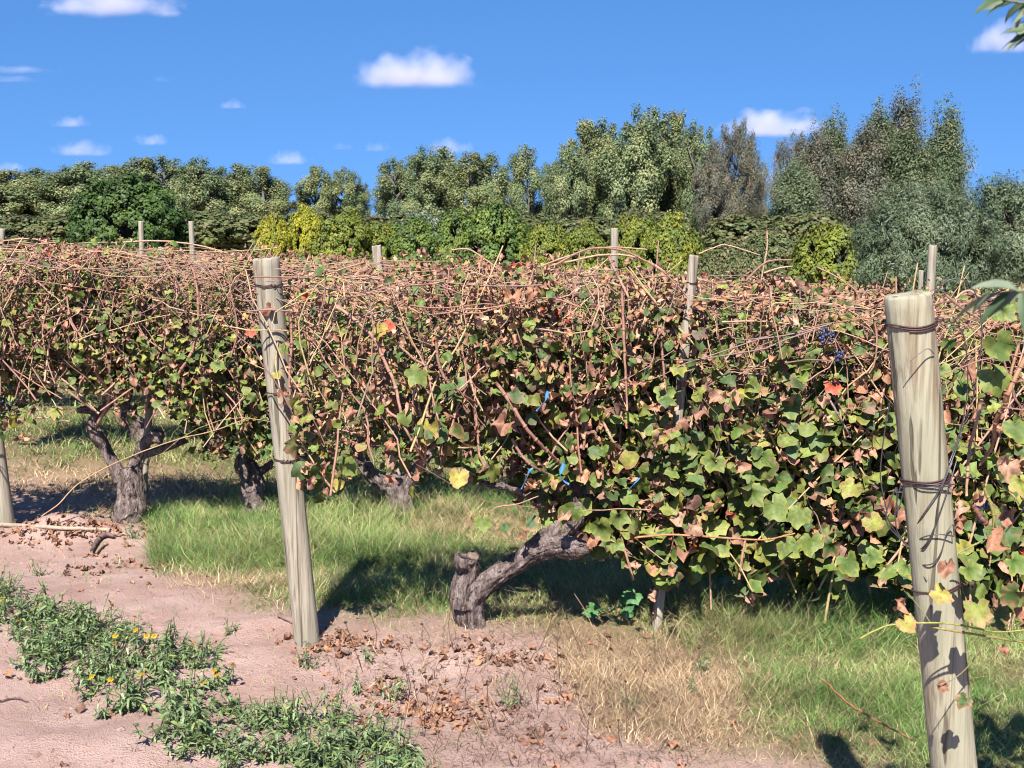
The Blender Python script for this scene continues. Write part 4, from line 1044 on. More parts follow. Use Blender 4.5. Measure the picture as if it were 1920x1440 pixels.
# clods and grit
n = 22000; x = rng.uniform(-2.6, 1.2, n); y = rng.uniform(2.9, 6.6, n); gr, st, lt = masks(x, y)
keep = rng.uniform(0, 1, n) < (1 - gr) * np.clip(.25 + 1.1 * fbm(x * 2.5, y * 2.5, seed=13), .05, 1); x, y = x[keep], y[keep]; n = len(x)
ov = np.array([(1, 0, 0), (0, 1, 0), (-1, 0, 0), (0, -1, 0), (0, 0, 1), (0, 0, -1)], float); of = np.array([(0, 1, 4), (1, 2, 4), (2, 3, 4), (3, 0, 4), (1, 0, 5), (2, 1, 5), (3, 2, 5), (0, 3, 5)])
sz_ = rng.lognormal(-6.0, .72, n); V = ov[None] * sz_[:, None, None] * rng.uniform(.6, 1.3, (n, 6, 1)) + rng.normal(0, .15, (n, 6, 3)) * sz_[:, None, None]; V[..., 2] *= .7
V = V + np.stack([x, y, g(x, y)], -1)[:, None]
mcl = MB().add(V.reshape(-1, 3), None, (of[None] + (np.arange(n) * 6)[:, None, None]).reshape(-1, 3), np.repeat(np.array([lin(208, 170, 156), lin(192, 152, 138), lin(172, 134, 120)])[rng.integers(0, 3, n)], 6, 0))
M_CLOD = attr_mat('soil_clod', .95, 90, .1); tag(mcl.build('soil_clods', M_CLOD, smooth=False), 'small crumbs and clods of pink soil on the bare ground', 'soil', None, 'stuff')
# twigs and sticks on the soil
def stick(pts, r, label, name='fallen_stick', col=(170, 140, 120), lift=.01):
    P = []
    for a, b_ in pts: q = on_ground(a, b_); P.append(q + (0, 0, lift))
    mb_ = MB(); one_tube(mb_, P, r, 8, 26, lin(*col), jit=.0012); tag(mb_.build(name, M_CANE), label, 'stick')
stick([(-60, 985), (20, 989), (110, 994), (205, 998)], [.013, .012, .010], 'long pale straight pole lying on the soil at the left edge', 'fallen_pole', (206, 180, 156), .012)
stick([(172, 1040), (182, 1022), (196, 1010), (214, 1012)], [.008, .012, .014, .009], 'dark bent piece of old vine wood lying on the soil at left', 'fallen_branch', (140, 112, 104), .02)
stick([(180, 1042), (190, 1028), (202, 1022)], [.006, .010, .006], 'short pale chip of wood under the dark bent branch', 'wood_chip', (206, 176, 140), .01)
stick([(520, 1158), (536, 1166), (548, 1172)], [.004, .003, .002], 'small twig on the soil beside the foot of the left of centre post')
stick([(1120, 1120 + 60), (1160, 1160), (1215, 1130)], [.004, .004, .002], 'dry cane lying in the grass right of the gnarled trunk', 'fallen_stick', (210, 186, 130), .05)
stick([(0, 1318), (25, 1312), (55, 1318)], [.005, .004, .002], 'dark twig on the track in the lower left', 'fallen_stick', (110, 90, 84), .004)
stick([(1540, 1310), (1600, 1365), (1650, 1395), (1710, 1430)], [.0035, .0035, .003], 'reddish cane lying in the grass left of the foot of the thick post', 'fallen_stick', (206, 138, 100), .07)

# ------------------------------------------------------------------ yellow-flowered weeds
def lance(mbb, pos, size, nrm, tip, col, rng, wid=.16):
    n = len(pos); u = np.array([0, .25, .55, .82, 1.0]); w = np.array([.25, 1, .95, .55, .04]) * wid
    Z = norm(nrm); Yv = norm(tip - (tip * Z).sum(1, keepdims=True) * Z); Xv = np.cross(Yv, Z)
    c = rng.uniform(.2, 1.4, n)[:, None]; yy = np.sin(c * u) / c; zz = -(1 - np.cos(c * u)) / c
    ctr = pos[:, None] + size[:, None, None] * (yy[..., None] * Yv[:, None] + zz[..., None] * Z[:, None])
    sd = size[:, None, None] * w[None, :, None] * Xv[:, None]
    up = size[:, None, None] * w[None, :, None] * .35 * Z[:, None]
    V = np.stack([ctr - sd + up, ctr, ctr + sd + up], 2).reshape(-1, 3)
    i = (np.arange(n) * 15)[:, None] + (np.arange(4) * 3)[None]
    q = np.concatenate([np.stack([i, i + 1, i + 4, i + 3], -1).reshape(-1, 4), np.stack([i + 1, i + 2, i + 5, i + 4], -1).reshape(-1, 4)])
    mbb.add(V, q, None, np.repeat(col, 15, 0))
WC = np.array([lin(138, 158, 106), lin(118, 142, 92), lin(156, 172, 124), lin(100, 126, 74), lin(146, 158, 90)])
def weed_meshes(seed, h=.16, nst=9):
    rng = np.random.default_rng(seed); ms = MB(); ml_ = MB(); tips = []
    P = np.zeros((nst, 6, 3)); u = np.linspace(0, 1, 6)
    for i in range(nst):
        a = rng.uniform(0, 6.28); L = h * rng.uniform(.6, 1.15); le = rng.uniform(.25, 1.0); th = np.cumsum(le * (1.1 - u) * .9 / 5 * 5) * 0
        out_ = L * le * (u ** .8); zz = L * (u ** 1.15) * (1.05 - .35 * le)
        P[i, :, 0] = out_ * math.cos(a) + rng.normal(0, .003, 6); P[i, :, 1] = out_ * math.sin(a) + rng.normal(0, .003, 6); P[i, :, 2] = zz - .01
        tips.append(P[i, -1].copy())
    V, q, m_ = tube_batch(P, np.full((nst, 6), .0013), 4); ms.add(V, q, None, lin(122, 140, 96))
    n = nst * 14; i = rng.integers(0, nst, n); t = rng.uniform(.15, 1, n) * 4.999; j = t.astype(int); f = (t - j)[:, None]
    pos = P[i, j] * (1 - f) + P[i, j + 1] * f
    a = rng.uniform(0, 6.28, n); tip = np.stack([np.cos(a), np.sin(a), rng.uniform(.1, .9, n)], -1)
    lance(ml_, pos, rng.uniform(.016, .042, n), np.stack([rng.normal(0, .25, n), rng.normal(-.1, .25, n), np.ones(n)], -1), tip, WC[rng.integers(0, 5, n)] * rng.uniform(1.0, 1.75, (n, 1)), rng, .12)
    return ms, ml_, tips
def flower_mesh(col, cc):
    mf = MB(); rng = np.random.default_rng(3)
    n = 12; a = np.arange(n) / n * 6.283
    tip = np.stack([np.cos(a), np.sin(a), .15 + 0 * a], -1)
    lance(mf, np.stack([np.cos(a), np.sin(a), 0 * a], -1) * .003, np.full(n, .011), np.tile((0, 0, 1.0), (n, 1)) - tip * .1, tip, np.tile(col, (n, 1)), rng, .24)
    u, v_ = np.meshgrid(np.linspace(0, np.pi / 2, 5), np.arange(10) / 10 * 6.283, indexing='ij')
    V = np.stack([.0055 * np.sin(u) * np.cos(v_), .0055 * np.sin(u) * np.sin(v_), .0035 * np.cos(u) + .001], -1).reshape(-1, 3)
    q = [(i * 10 + j, i * 10 + (j + 1) % 10, i * 10 + 10 + (j + 1) % 10, i * 10 + 10 + j) for i in range(4) for j in range(10)]
    mf.add(V, q, None, cc); return mf
WG = 'low yellow flowered weeds along the track'
wp = []
for s in range(5):
    e = empty('flowering_weed', (0, 0, 0), 'low leafy green weed in the weed patch at lower left', 'weed', WG)
    ms, ml_, tips = weed_meshes(s + 40, h=[.12, .14, .15, .10, .13][s], nst=[7, 9, 10, 6, 8][s]); ms.build('stems', M_WEED, e)['kind'] = 'stuff'; ml_.build('foliage', M_WEED, e)
    wp.append(e)
usedw = [False] * 5
band = np.array([(-60, 1120, 40), (40, 1145, 45), (110, 1185, 60), (180, 1240, 85), (260, 1270, 100), (350, 1310, 95), (450, 1370, 85), (560, 1400, 75), (680, 1425, 60), (760, 1450, 40)], float)
weeds = []
tries = 0
while len(weeds) < 128 and tries < 4000:
    tries += 1
    t = rng.uniform(0, len(band) - 1.001); i = int(t); f = t - i; c = band[i] * (1 - f) + band[i + 1] * f
    px = c[0] + rng.normal(0, 30); py = c[1] + rng.uniform(-1, 1) * c[2]
    p = on_ground(px, py + 18)
    if any(abs(p[0] - w[0]) + abs(p[1] - w[1]) < .045 for w in weeds): continue
    weeds.append((p[0], p[1], p[2]))
wobj = []; flw = []
for (a, b_, c) in weeds:
    s = int(rng.integers(0, 5)); sc_ = rng.uniform(.7, 1.15)
    if not usedw[s]: o = wp[s]; o.location = (a, b_, c); usedw[s] = True
    else: o = copy_thing(wp[s], (a, b_, c), rng.uniform(0, 6.28), (sc_, sc_, sc_))
    wobj.append(o)
for i, (px, py) in enumerate([(75, 1080), (600 - 20, 1255), (690, 1240), (735, 1310), (660, 1300), (20, 1190), (700, 1400), (1290, 1300), (430, 1190), (960, 1325), (1180, 1330), (1320, 1260), (250, 1010), (330, 985)]):
    p = on_ground(px, py); s = int(rng.integers(0, 5)); sc_ = rng.uniform(.5, .9)
    o = copy_thing(wp[s], tuple(p), rng.uniform(0, 6), (sc_ * .7, sc_ * .7, sc_ * 1.2)); o['label'] = 'small lone green weed sprouting from the bare soil outside the weed patch'
# flower heads stand on stems of the plants below them
fl = None
FLW = [(253, 1162, 0), (254, 1187, 1), (275, 1198, 1), (289, 1198, 1), (216, 1198, 1), (302, 1208, 0), (362, 1211, 1), (293, 1232, 0), (333, 1236, 0), (214, 1212, 0), (320, 1188, 0), (402, 1263, 1), (407, 1271, 1), (436, 1252, 0),
       (382, 1286, 1), (266, 1270, 1), (207, 1280, 1), (172, 1274, 1), (100, 1225, 0), (33, 1170, 1), (4, 1131, 1), (62, 1152, 0), (129, 1167, 0), (18, 1124, 0), (210, 1140, 0), (118, 1122, 0)]
fmesh = {1: flower_mesh(lin(240, 196, 30), lin(214, 150, 20)), 0: flower_mesh(lin(170, 120, 40), lin(130, 84, 40))}
fobj = {}
bpy.context.view_layer.update()
for px, py, kind in FLW:
    base = on_ground(px, py + 42); Yf = base[1] - .03; p = at(px, py - 6, Yf)
    w = min(wobj, key=lambda o: (o.location.x - p[0]) ** 2 + (o.location.y - p[1]) ** 2)
    mwi = w.matrix_world.inverted(); w['label'] = 'low weed of the patch at lower left carrying a small yellow flower head'
    if kind not in fobj: o = fmesh[kind].build('flower_head', M_WEED, w); fobj[kind] = o
    else: o = fobj[kind].copy(); COL.objects.link(o); o.parent = w
    o.location = mwi @ Vector(p); k_ = .95 / w.scale[0] * (1 if kind else .8); o.scale = (k_, k_, k_); o.rotation_euler = (.5 + R.uniform(-.3, .3), R.uniform(-.3, .3), 0)
    P = [np.array(w.location), np.array([base[0], base[1], (base[2] + p[2]) / 2]), p]
    P = [np.array(mwi @ Vector(q)) for q in P]
    ms = MB(); one_tube(ms, P, .0012, 4, 8, lin(130, 146, 96)); ms.build('flower_stalk', M_WEED, w)

# broad-leaved plants under the hedge
for px, py, n_, lab in ((1635, 1125, 9, None), (1395, 1125, 8, 'broad leafed bright green plant growing in the hedge shade right of centre'), (1160, 1165, 6, 'small round leafed plant in the grass right of the gnarled trunk')):
    if lab is None: continue
    p = on_ground(px, py + 10); e = empty('broadleaf_plant', tuple(p), lab, 'plant'); mq = MB(); ms = MB()
    pos = np.array([p + (rng.normal(0, .06), rng.normal(0, .04), .05 + rng.uniform(0, .09)) for _ in range(n_)])
    add_leaves(mq, pos, rng.uniform(.04, .062, n_), np.stack([rng.normal(0, .3, n_), rng.normal(-.5, .2, n_), np.ones(n_)], -1), rng.normal(0, 1, (n_, 3)) * (1, 1, .2), rng.normal(0, .3, n_), rng.normal(0, .3, n_),
               np.full(n_, .06), np.tile(lin(112, 168, 104), (n_, 1)), np.tile(lin(112, 160, 90), (n_, 1)), np.full(n_, .1), T_HI, rng)
    for q in pos: one_tube(ms, [p, (p + q) / 2 + (0, 0, .02), q], .0015, 4, 7, lin(120, 150, 90))
    mq.build('foliage', M_WEED, e, loc=p); ms.build('stems', M_WEED, e, loc=p)

# ------------------------------------------------------------------ olive sprigs hanging into the frame at the right
def sprig(paths, label, leafn, seed, Ld=.045):
    rng = np.random.default_rng(seed); P0 = at(*paths[0][0]); e = empty('olive_branch', tuple(P0), label, 'branch')
    ms = MB(); ml_ = MB()
    for path in paths:
        P = smooth_path([at(*p) for p in path], 20); one_tube(ms, P, [.0022, .001], 5, 20, lin(150, 145, 120))
        n = leafn; i = rng.integers(2, 20, n); d = norm(np.gradient(P, axis=0))[i]
        tip = d + rng.normal(0, .65, (n, 3)); nr = np.stack([rng.normal(0, .5, n), rng.normal(-.5, .5, n), rng.normal(.7, .5, n)], -1)
        c = np.array([lin(96, 122, 80), lin(120, 142, 100), lin(160, 172, 140)])[rng.integers(0, 3, n)]
        lance(ml_, P[i], rng.uniform(.7, 1.1, n) * Ld, nr, tip, c, rng, .11)
    ms.build('twig', M_CANE, e, loc=P0); ml_.build('foliage', M_WEED, e, loc=P0)
sprig([[(2010, -30, 1.35), (1960, 0, 1.35), (1915, 5, 1.35), (1885, 0, 1.35)], [(2010, 40, 1.35), (1965, 55, 1.35), (1930, 50, 1.36)]], 'green olive twig hanging into the top right corner', 9, 5, .045)
sprig([[(2040, 560, 1.1), (1985, 548, 1.1), (1920, 545, 1.1), (1870, 550, 1.1)]], 'blurred olive twig close to the camera at the right edge', 10, 8, .05)

# ------------------------------------------------------------------ trees
def crown_leaves(mbb, C, rad_, n, size, cols, rng, elong=1.0, up=0.0, dropz=0, asp=1.0, shell=.5):
    """leaf clumps: n leaves shared over clump centres C with radii rad_"""
    k = len(C); j = rng.choice(k, n, p=rad_ ** 2 / (rad_ ** 2).sum())
    d = norm(rng.normal(0, 1, (n, 3))) * (rng.uniform(0, 1, (n, 1)) ** shell); d[:, 2] *= elong
    pos = C[j] + d * rad_[j][:, None]
    oc = norm(C - (0, 0, .4))[j]; nr = norm(d * .9 + oc * .55 + rng.normal(0, .34, (n, 3)) + (0, -.05, .2)); t = norm(rng.normal(0, 1, (n, 3)) + (0, 0, up))
    A = norm(np.cross(nr, t)); B = norm(np.cross(A, nr)); s = size * rng.uniform(.6, 1.35, n)[:, None]
    V = np.stack([pos - B * s, pos + A * s * asp * .55, pos + B * s, pos - A * s * asp * .55], 1)
    V[:, 2] += nr * s * .12
    cj = cols[rng.integers(0, len(cols), k)][j] * .6 + cols[rng.integers(0, len(cols), n)] * .4
    cj = cj * rng.uniform(.85, 1.15, (n, 1))
    q = (np.arange(n) * 4)[:, None] + np.arange(4)[None]
    mbb.add(V.reshape(-1, 3), q, None, np.repeat(cj, 4, 0))

def make_tree(name, label, cat, group, kind, seed, cols, n, size):
    """unit tree: height 1, built at the origin; kinds differ in envelope"""
    rng = np.random.default_rng(seed); e = empty(name, (0, 0, 0), label, cat, group); mt = MB(); mc = MB(); C = []; rd = []
    if kind == 'poplar':
        env = lambda t: .27 * np.clip(1 - t ** 5, 0, 1) ** .5 * np.clip(t * 3 + .1, 0, 1); t0, nl, cr = .12, 44, (.045, .085)
    elif kind == 'eucalypt':
        env = lambda t: .27 * (1.03 - t) ** .5 * np.clip(t * 5, 0, 1); t0, nl, cr = .12, 46, (.055, .10)
    elif kind == 'gum':
        env = lambda t: .31 * np.clip(1 - t ** 4, 0, 1) ** .5 * np.clip(t * 3 + .1, 0, 1); t0, nl, cr = .12, 40, (.05, .085)
    else:
        env = lambda t: .55 * np.sqrt(np.clip(1 - (np.clip(t, 0, 1) - .35) ** 2 / .43, 0, 1)); t0, nl, cr = .08, 60, (.07, .13)
    bushy = kind in ('bush', 'olive')
    one_tube(mt, [(0, 0, -.05), (.01, 0, .2), (rng.normal(0, .02), rng.normal(0, .02), .5), (rng.normal(0, .03), 0, .74 if not bushy else .6)], [.028, .02, .013, .004] if not bushy else [.05, .035, .02, .008], 9, 20)
    lean = rng.normal(0, .05)
    for i in range(nl):
        t = t0 + (1 - t0) * (i + rng.uniform(0, 1)) / nl; a = rng.uniform(0, 6.28); r = env(t) * rng.uniform(.45, 1.0)
        c = np.array([math.cos(a) * r + lean * t, math.sin(a) * r, t - .02])
        zb = max(.05, t - (.30 if not bushy else .4) * rng.uniform(.6, 1)); b0 = np.array([lean * zb, 0, zb])
        one_tube(mt, [b0, b0 * .4 + c * .6 + (0, 0, -.03), c], [.009, .006, .002], 5, 7, cap=False)
        ncl = 5 if not bushy else 4
        for q in range(ncl):
            f = rng.uniform(.55, 1.12); C.append(b0 * (1 - f) + c * f + rng.normal(0, .018 if not bushy else .05, 3) * (1, 1, 1.6)); rd.append(rng.uniform(*cr) * (1.0 if t < .85 else .6))
    if bushy:
        k = 330 if kind == 'bush' else 300; ph = rng.uniform(0, 6.283, k); ct = rng.uniform(-.75, 1, k); st_ = np.sqrt(1 - ct ** 2)
        sh = 1 + .16 * fbm(st_ * np.cos(ph) * 2.2 + seed, st_ * np.sin(ph) * 2.2, ct * 2.2, seed=seed)
        C = np.stack([.47 * st_ * np.cos(ph), .47 * st_ * np.sin(ph), .47 * ct], -1) * (sh * rng.uniform(.78, 1.0, k))[:, None] + (0, 0, .47); rd = rng.uniform(.045, .095, k)
    C = np.array(C); rd = np.array(rd)
    if kind == 'eucalypt': crown_leaves(mc, C, rd, n, size, cols, rng, 1.35, up=.5, asp=.75)
    elif kind == 'gum': crown_leaves(mc, C, rd, n, size, cols, rng, 1.25, up=-1.2, asp=.6)
    elif kind == 'poplar': crown_leaves(mc, C, rd, n, size, cols, rng, 1.35, up=.3, asp=1.1)
    elif kind == 'olive':
        crown_leaves(mc, C, rd, n, size, cols, rng, 1.1, up=.8, asp=.42, shell=.6)
        m_ = n // 60; tt = rng.uniform(.1, 6.2, m_)     # upright sprays over the crown
        k = 130; ph = rng.uniform(0, 6.28, k); th = np.arccos(rng.uniform(-.1, 1, k)); S = np.stack([.56 * np.sin(th) * np.cos(ph), .56 * np.sin(th) * np.sin(ph), .36 + .60 * np.cos(th)], -1)
        D = norm(S - (0, 0, .2)) + (0, 0, .7); D = norm(D); L = rng.uniform(.03, .09, k); j = rng.integers(0, k, m_); u = rng.uniform(-.5, 1, m_)
        crown_leaves(mc, S[j] + D[j] * (L[j] * u)[:, None], np.full(m_, .012), m_, size, cols, rng, 1, up=1.5, asp=.42)
    else: crown_leaves(mc, C, rd, n, size, cols, rng, .9, up=0, asp=1.2, shell=.4)
    mt.build('trunk', M_TBARK, e); mc.build('crown', M_TREE, e)
    return e

pop_c = np.array([lin(112, 126, 82), lin(96, 112, 76), lin(132, 140, 96), lin(84, 102, 70), lin(146, 146, 98)]) * 2.15
pop_y = np.array([lin(128, 136, 86), lin(112, 122, 80), lin(150, 150, 98), lin(98, 112, 76)]) * 2.00
gum_c = np.array([lin(108, 112, 92), lin(126, 116, 94), lin(92, 104, 88), lin(138, 122, 100), lin(84, 94, 80)]) * 1.95
euc_c = np.array([lin(100, 118, 80), lin(86, 106, 74), lin(116, 126, 90), lin(118, 116, 84), lin(80, 98, 68)]) * 2.00
G1 = 'tall trees on the far edge of the field'
ORD = 'first second third fourth fifth sixth seventh eighth ninth tenth eleventh twelfth thirteenth fourteenth fifteenth sixteenth'.split()
POP = [make_tree('poplar_tree', '', 'tree', G1, 'poplar', 100 + i, pop_c if i != 1 else pop_y, 42000, .0088) for i in range(4)]
GUM = [make_tree('gum_tree', '', 'tree', G1, 'gum', 120 + i, gum_c, 34000, .0095) for i in range(2)]
EUC = [make_tree('eucalyptus_tree', '', 'tree', G1, 'eucalypt', 140 + i, euc_c if i != 1 else gum_c, 38000, .0088) for i in range(3)]
state = {}
def plant(P, i, px, ytop, wpx, Y, label, base=None, rz=None, wscale=.60):
    top = at(px, ytop, Y); z0 = float(g(top[0], Y)) - .1; h = top[2] - z0; w = wpx / FPX * Y / wscale
    p = P[i % len(P)]; rzz = R.uniform(0, 6.28) if rz is None else rz
    if p.name not in state: o = p; state[p.name] = 1; o.location = (top[0], Y, z0); o.scale = (w, w, h); o.rotation_euler = (0, 0, rzz)
    else: o = copy_thing(p, (top[0], Y, z0), rzz, (w, w, h))
    o['label'] = label; return o
left = [(-40, 318, 110), (20, 316, 95), (75, 312, 100), (120, 318, 90), (165, 303, 95), (215, 308, 90)]
for i, (a, b_, w) in enumerate(left): plant(POP, i, a, b_, w * 1.85, 118 + (i % 3) * 3, ORD[i] + ' from the left edge in the far tree line beside the dark round tree')
for i, (a, b_, w) in enumerate([(262, 292, 100), (318, 289, 100), (352, 304, 80)]): plant(POP, i + 1, a, b_, w * 1.7, 112 + (i % 2) * 3, ORD[i] + ' from the left of the olive green trees rising behind the dark round tree')
for i, (a, b_, w) in enumerate([(398, 304, 95), (445, 306, 90), (488, 308, 84), (518, 352, 36)]): plant(POP, i + 3, a, b_, w * 1.6, 106 + (i % 2) * 3, ORD[i] + ' from the left of the trees between the dark round tree and the sky')
for i, (a, b_, w) in enumerate([(594, 308, 75), (636, 312, 75), (668, 338, 42)]): plant(POP, i + 1, a, b_, w * 1.35, 112 + i, ORD[i] + ' from the left in the small far clump between the two sky gaps')
for i, (a, b_, w) in enumerate([(746, 292, 62), (786, 284, 85), (836, 274, 85), (882, 282, 80), (926, 284, 75)]): plant(POP, i + 2, a, b_, w * 1.65, 104 + (i % 3) * 2, ORD[i] + ' from the left in the middle far clump left of the tallest poplars')
plant(POP, 0, 990, 270, 85, 100, 'single narrow tree between the middle clump and the tallest poplars')
plant(POP, 2, 1040, 296, 80, 104, 'pale thin tree at the left foot of the tallest poplars')
for i, (a, b_, w) in enumerate([(1068, 262, 70), (1098, 220, 90), (1140, 218, 90), (1185, 214, 95), (1235, 200, 100), (1272, 204, 85), (1308, 222, 60)]): plant(POP, i, a, b_, w * 1.5, 94 + (i % 3) * 3, ORD[i] + ' from the left of the tallest green poplars right of centre')
for i, (a, b_, w) in enumerate([(1330, 262, 70), (1352, 238, 80), (1378, 230, 70), (1400, 222, 66), (1416, 285, 40)]): plant(GUM, i, a, b_, w * 1.25, 92 + i * 2, ORD[i] + ' from the left of the brownish gum trees between poplars and sky gap', wscale=.6)
for i, (a, b_, w) in enumerate([(1476, 262, 60), (1500, 243, 80), (1528, 258, 80)]): plant(GUM, i + 1, a, b_, w * 1.3, 92 + i * 2, ORD[i] + ' from the left of the rounded brownish trees just right of the sky gap', wscale=.6)
for i, (a, b_, w) in enumerate([(1500, 300, 80), (1545, 236, 70), (1572, 226, 70), (1596, 214, 75), (1620, 225, 70), (1644, 196, 80), (1668, 205, 70), (1690, 172, 85), (1714, 232, 80), (1740, 192, 80), (1758, 236, 75), (1780, 254, 60)]):
    plant(EUC, i, a, b_, w * 1.7, 90 + (i % 4) * 2, ORD[i] + ' from the left of the pointed grey green eucalyptus trees behind the olive tree', wscale=.5)
# darker scrub at the foot of the gum trees
scr_c = np.array([lin(90, 102, 58), lin(108, 112, 66), lin(78, 90, 54), lin(116, 108, 74)]) * 1.90
sil_c = np.array([lin(128, 142, 116), lin(112, 128, 100), lin(146, 156, 132)]) * 1.75
yel_c = np.array([lin(158, 166, 58), lin(134, 150, 56), lin(176, 176, 60), lin(112, 134, 56), lin(146, 156, 70)]) * 1.08
bry_c = np.array([lin(206, 196, 54), lin(186, 184, 56), lin(160, 170, 54)]) * 1.10
grn_c = np.array([lin(116, 138, 60), lin(92, 118, 54), lin(136, 152, 64), lin(78, 104, 52)]) * 1.40
dk_c = np.array([lin(76, 100, 44), lin(60, 84, 38), lin(94, 116, 52), lin(68, 92, 42)]) * 1.70
olv_c = np.array([lin(102, 118, 86), lin(84, 100, 70), lin(126, 138, 108), lin(70, 86, 60), lin(112, 122, 88)]) * 1.75
G2 = 'rounded bushes beyond the vine rows'
def bushp(nm, cols, seed, n=30000, size=.019): return [make_tree(nm, '', 'bush', G2, 'bush', seed + i, cols, n, size) for i in range(2)]
SCR = bushp('shrub', scr_c, 200, 20000, .02); YB = bushp('yellowing_bush', yel_c, 210); BB = bushp('bright_yellow_bush', bry_c, 220, 24000); GB = bushp('green_bush', grn_c, 230)
DB = [make_tree('dark_round_tree', '', 'tree', None, 'bush', 240, dk_c, 42000, .0165)]; SB = [make_tree('silvery_shrub', '', 'bush', G2, 'bush', 250, sil_c, 16000, .02)]
OL = [make_tree('olive_tree', '', 'tree', None, 'olive', 260 + i, olv_c, 110000, .0125) for i in range(2)]
B = 1.08
plant(DB, 0, 235, 322, 240, 46, 'big dark green rounded tree standing alone at left', wscale=B)
plant(BB, 0, 510, 396, 80, 43, 'bright yellow green bush, left end of the bush line', wscale=B)
plant(BB, 1, 575, 380, 95, 44, 'most golden yellow bush, second from the left end of the bush line', wscale=B)
plant(YB, 0, 640, 388, 130, 42, 'yellow green bush right of the golden one', wscale=B)
plant(YB, 1, 700, 405, 110, 43, 'lower yellow green bush under the left sky gap', wscale=B)
plant(SB, 0, 785, 390, 110, 52, 'silvery grey shrub peeping out above the green bushes', wscale=B)
plant(GB, 0, 775, 402, 130, 43, 'mid green bush below the silvery shrub', wscale=B)
plant(GB, 1, 860, 384, 120, 43, 'dark green bush, left of the widest green pair at centre', wscale=B)
plant(GB, 0, 930, 374, 150, 42, 'widest dark green bush at the centre of the bush line', wscale=B)
plant(YB, 1, 1025, 404, 110, 41, 'yellow green bush right of the widest dark green bush', wscale=B)
plant(YB, 0, 1090, 410, 110, 40, 'low yellow bush left of the grey stake', wscale=B)
plant(YB, 1, 1190, 388, 120, 40, 'yellow green bush behind the grey stake', wscale=B)
plant(YB, 0, 1262, 392, 130, 39, 'rounded yellow green bush right of the grey stake', wscale=B)
plant(SCR, 0, 1385, 440, 140, 40, 'dull green shrub under the brownish gum trees', wscale=B)
plant(SCR, 1, 1330, 470, 90, 38, 'small dull shrub right of the rounded yellow green bush', wscale=B)
plant(SCR, 0, 1450, 420, 150, 60, 'dark shrub filling the foot of the sky gap', wscale=B)
plant(YB, 1, 1572, 404, 205, 36, 'yellow green bush touching the left side of the olive tree', wscale=B)
plant(OL, 0, 1742, 328, 310, 30, 'large silvery olive tree, the left and nearer of the two', wscale=B)
plant(OL, 1, 1915, 316, 320, 32, 'large silvery olive tree cut by the right edge', wscale=B)
# low far growth that closes the foot of the tree line
FH = bushp('far_shrub', scr_c, 270, 7000, .03)
for i, px in enumerate(range(-60, 1540, 105)):
    if 1250 < px < 1330: continue
    plant(FH, i, px + R.uniform(-15, 15), 394 + R.uniform(-8, 5), 190, 84 + R.uniform(-3, 3), ORD[i] + ' from the left of the dull shrubs at the foot of the far trees', wscale=B)

# ------------------------------------------------------------------ clouds
m = bpy.data.materials.new('cloud_vapour'); m.use_nodes = True; nt = m.node_tree; nt.nodes.clear()
out = N(nt, 'ShaderNodeOutputMaterial'); pv = N(nt, 'ShaderNodeVolumePrincipled'); pv.inputs['Color'].default_value = (.82, .78, .88, 1); pv.inputs['Anisotropy'].default_value = 0
tc = N(nt, 'ShaderNodeTexCoord'); oi = N(nt, 'ShaderNodeObjectInfo')
ln_ = N(nt, 'ShaderNodeVectorMath', operation='LENGTH'); nt.links.new(tc.outputs['Object'], ln_.inputs[0])
vt = N(nt, 'ShaderNodeVectorMath', operation='ADD'); sc4 = N(nt, 'ShaderNodeVectorMath', operation='SCALE'); nt.links.new(oi.outputs['Location'], sc4.inputs[0]); sc4.inputs['Scale'].default_value = .013
asp_ = N(nt, 'ShaderNodeMapping'); asp_.inputs['Scale'].default_value = (2.2, 1.6, 1.0); nt.links.new(tc.outputs['Object'], asp_.inputs[0])
nt.links.new(asp_.outputs[0], vt.inputs[0]); nt.links.new(sc4.outputs[0], vt.inputs[1])
nz = noise(nt, vt.outputs[0], 1.1, 5, .55)
def mth(op, a, b_=None, c=None, clamp=False):
    n_ = N(nt, 'ShaderNodeMath', operation=op); n_.use_clamp = clamp
    for i, v_ in enumerate((a, b_, c)):
        if v_ is None: continue
        if hasattr(v_, 'node'): nt.links.new(v_, n_.inputs[i])
        else: n_.inputs[i].default_value = v_
    return n_.outputs[0]
dd = mth('SUBTRACT', .78, ln_.outputs['Value']); dd = mth('ADD', dd, mth('MULTIPLY', mth('SUBTRACT', nz, .5), 2.0))
sxyz = N(nt, 'ShaderNodeSeparateXYZ'); nt.links.new(tc.outputs['Object'], sxyz.inputs[0])
fl_ = mth('MULTIPLY', mth('ADD', sxyz.outputs['Z'], .32), 5.0, clamp=True)
dd = mth('MULTIPLY', mth('MULTIPLY', dd, 1.5, clamp=True), fl_)
dns = mth('MULTIPLY', dd, oi.outputs['Alpha'])
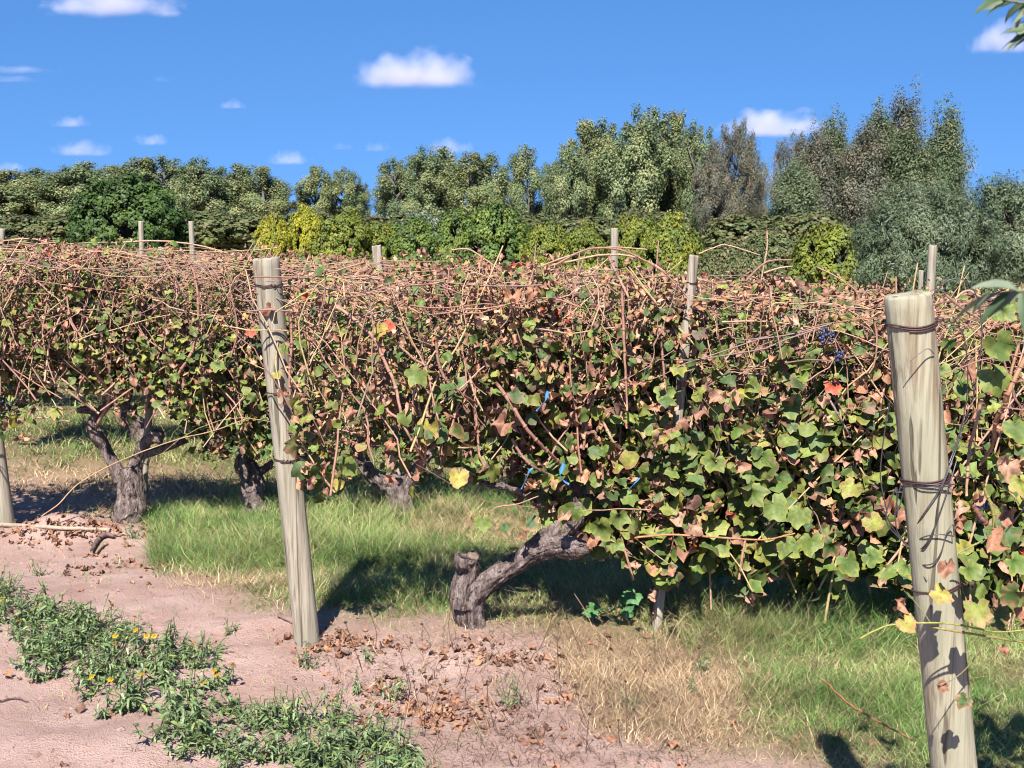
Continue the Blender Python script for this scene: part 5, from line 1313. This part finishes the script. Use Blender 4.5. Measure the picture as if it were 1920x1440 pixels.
nt.links.new(dns, pv.inputs['Density']); nt.links.new(pv.outputs[0], out.inputs['Volume'])
import bmesh
bm = bmesh.new(); bmesh.ops.create_icosphere(bm, subdivisions=3, radius=1.0)
for v_ in bm.verts:
    if v_.co.z < -.34: v_.co.z = -.34
cme = bpy.data.meshes.new('cloud'); bm.to_mesh(cme); bm.free(); cme.materials.append(m)
YC = 2200.0
CL = [(777, 132, 230, 84, 1.0, 'large bright white cloud high above the middle'), (205, 3, 270, 60, .8, 'wide flat cloud cut by the top edge'), (1885, 72, 140, 70, .8, 'cloud at the right edge below the corner twig'),
      (1455, 232, 210, 66, .9, 'white cloud resting above the sky gap in the trees'), (132, 228, 74, 28, .6, 'small oval cloud upper left of the dark tree'), (285, 263, 74, 26, .6, 'small oval cloud above the dark round tree'),
      (158, 279, 120, 36, .55, 'broad thin cloud low above the left tree line'), (436, 195, 52, 24, .5, 'tiny cloud left of the large bright cloud'), (540, 296, 84, 34, .65, 'small cloud just above the left sky gap'),
      (842, 274, 84, 36, .6, 'cloud touching the top of the middle tree clump'), (706, 275, 50, 24, .35, 'faint small cloud left of the middle tree clump'), (642, 274, 50, 18, .2, 'faint wisp above the small far clump'),
      (1805, 312, 60, 34, .6, 'small cloud just above the olive trees'), (20, 312, 66, 22, .6, 'small cloud behind the far left treetops'), (30, 130, 150, 18, .22, 'upper faint grey streak of cloud at the left edge'),
      (20, 148, 120, 14, .2, 'lower faint grey streak of cloud at the left edge'), (1435, 330, 60, 40, .5, 'cloud showing low inside the sky gap'), (305, 148, 46, 14, .15, 'faint grey wisp at the upper left')]
for a, b_, w, h, dn, lab in CL:
    c = at(a, b_ + h * .16, YC); o = bpy.data.objects.new('cloud', cme); COL.objects.link(o)
    sx_ = w / FPX * YC * .58; sz_ = h / FPX * YC * .72
    o.location = c; o.scale = (sx_, max(sx_ * .5, sz_), sz_); o.color = (1, 1, 1, .032 * dn * (1.0 if h > 50 else 1.0))
    tag(o, lab, 'cloud', 'scattered clouds in the blue sky')
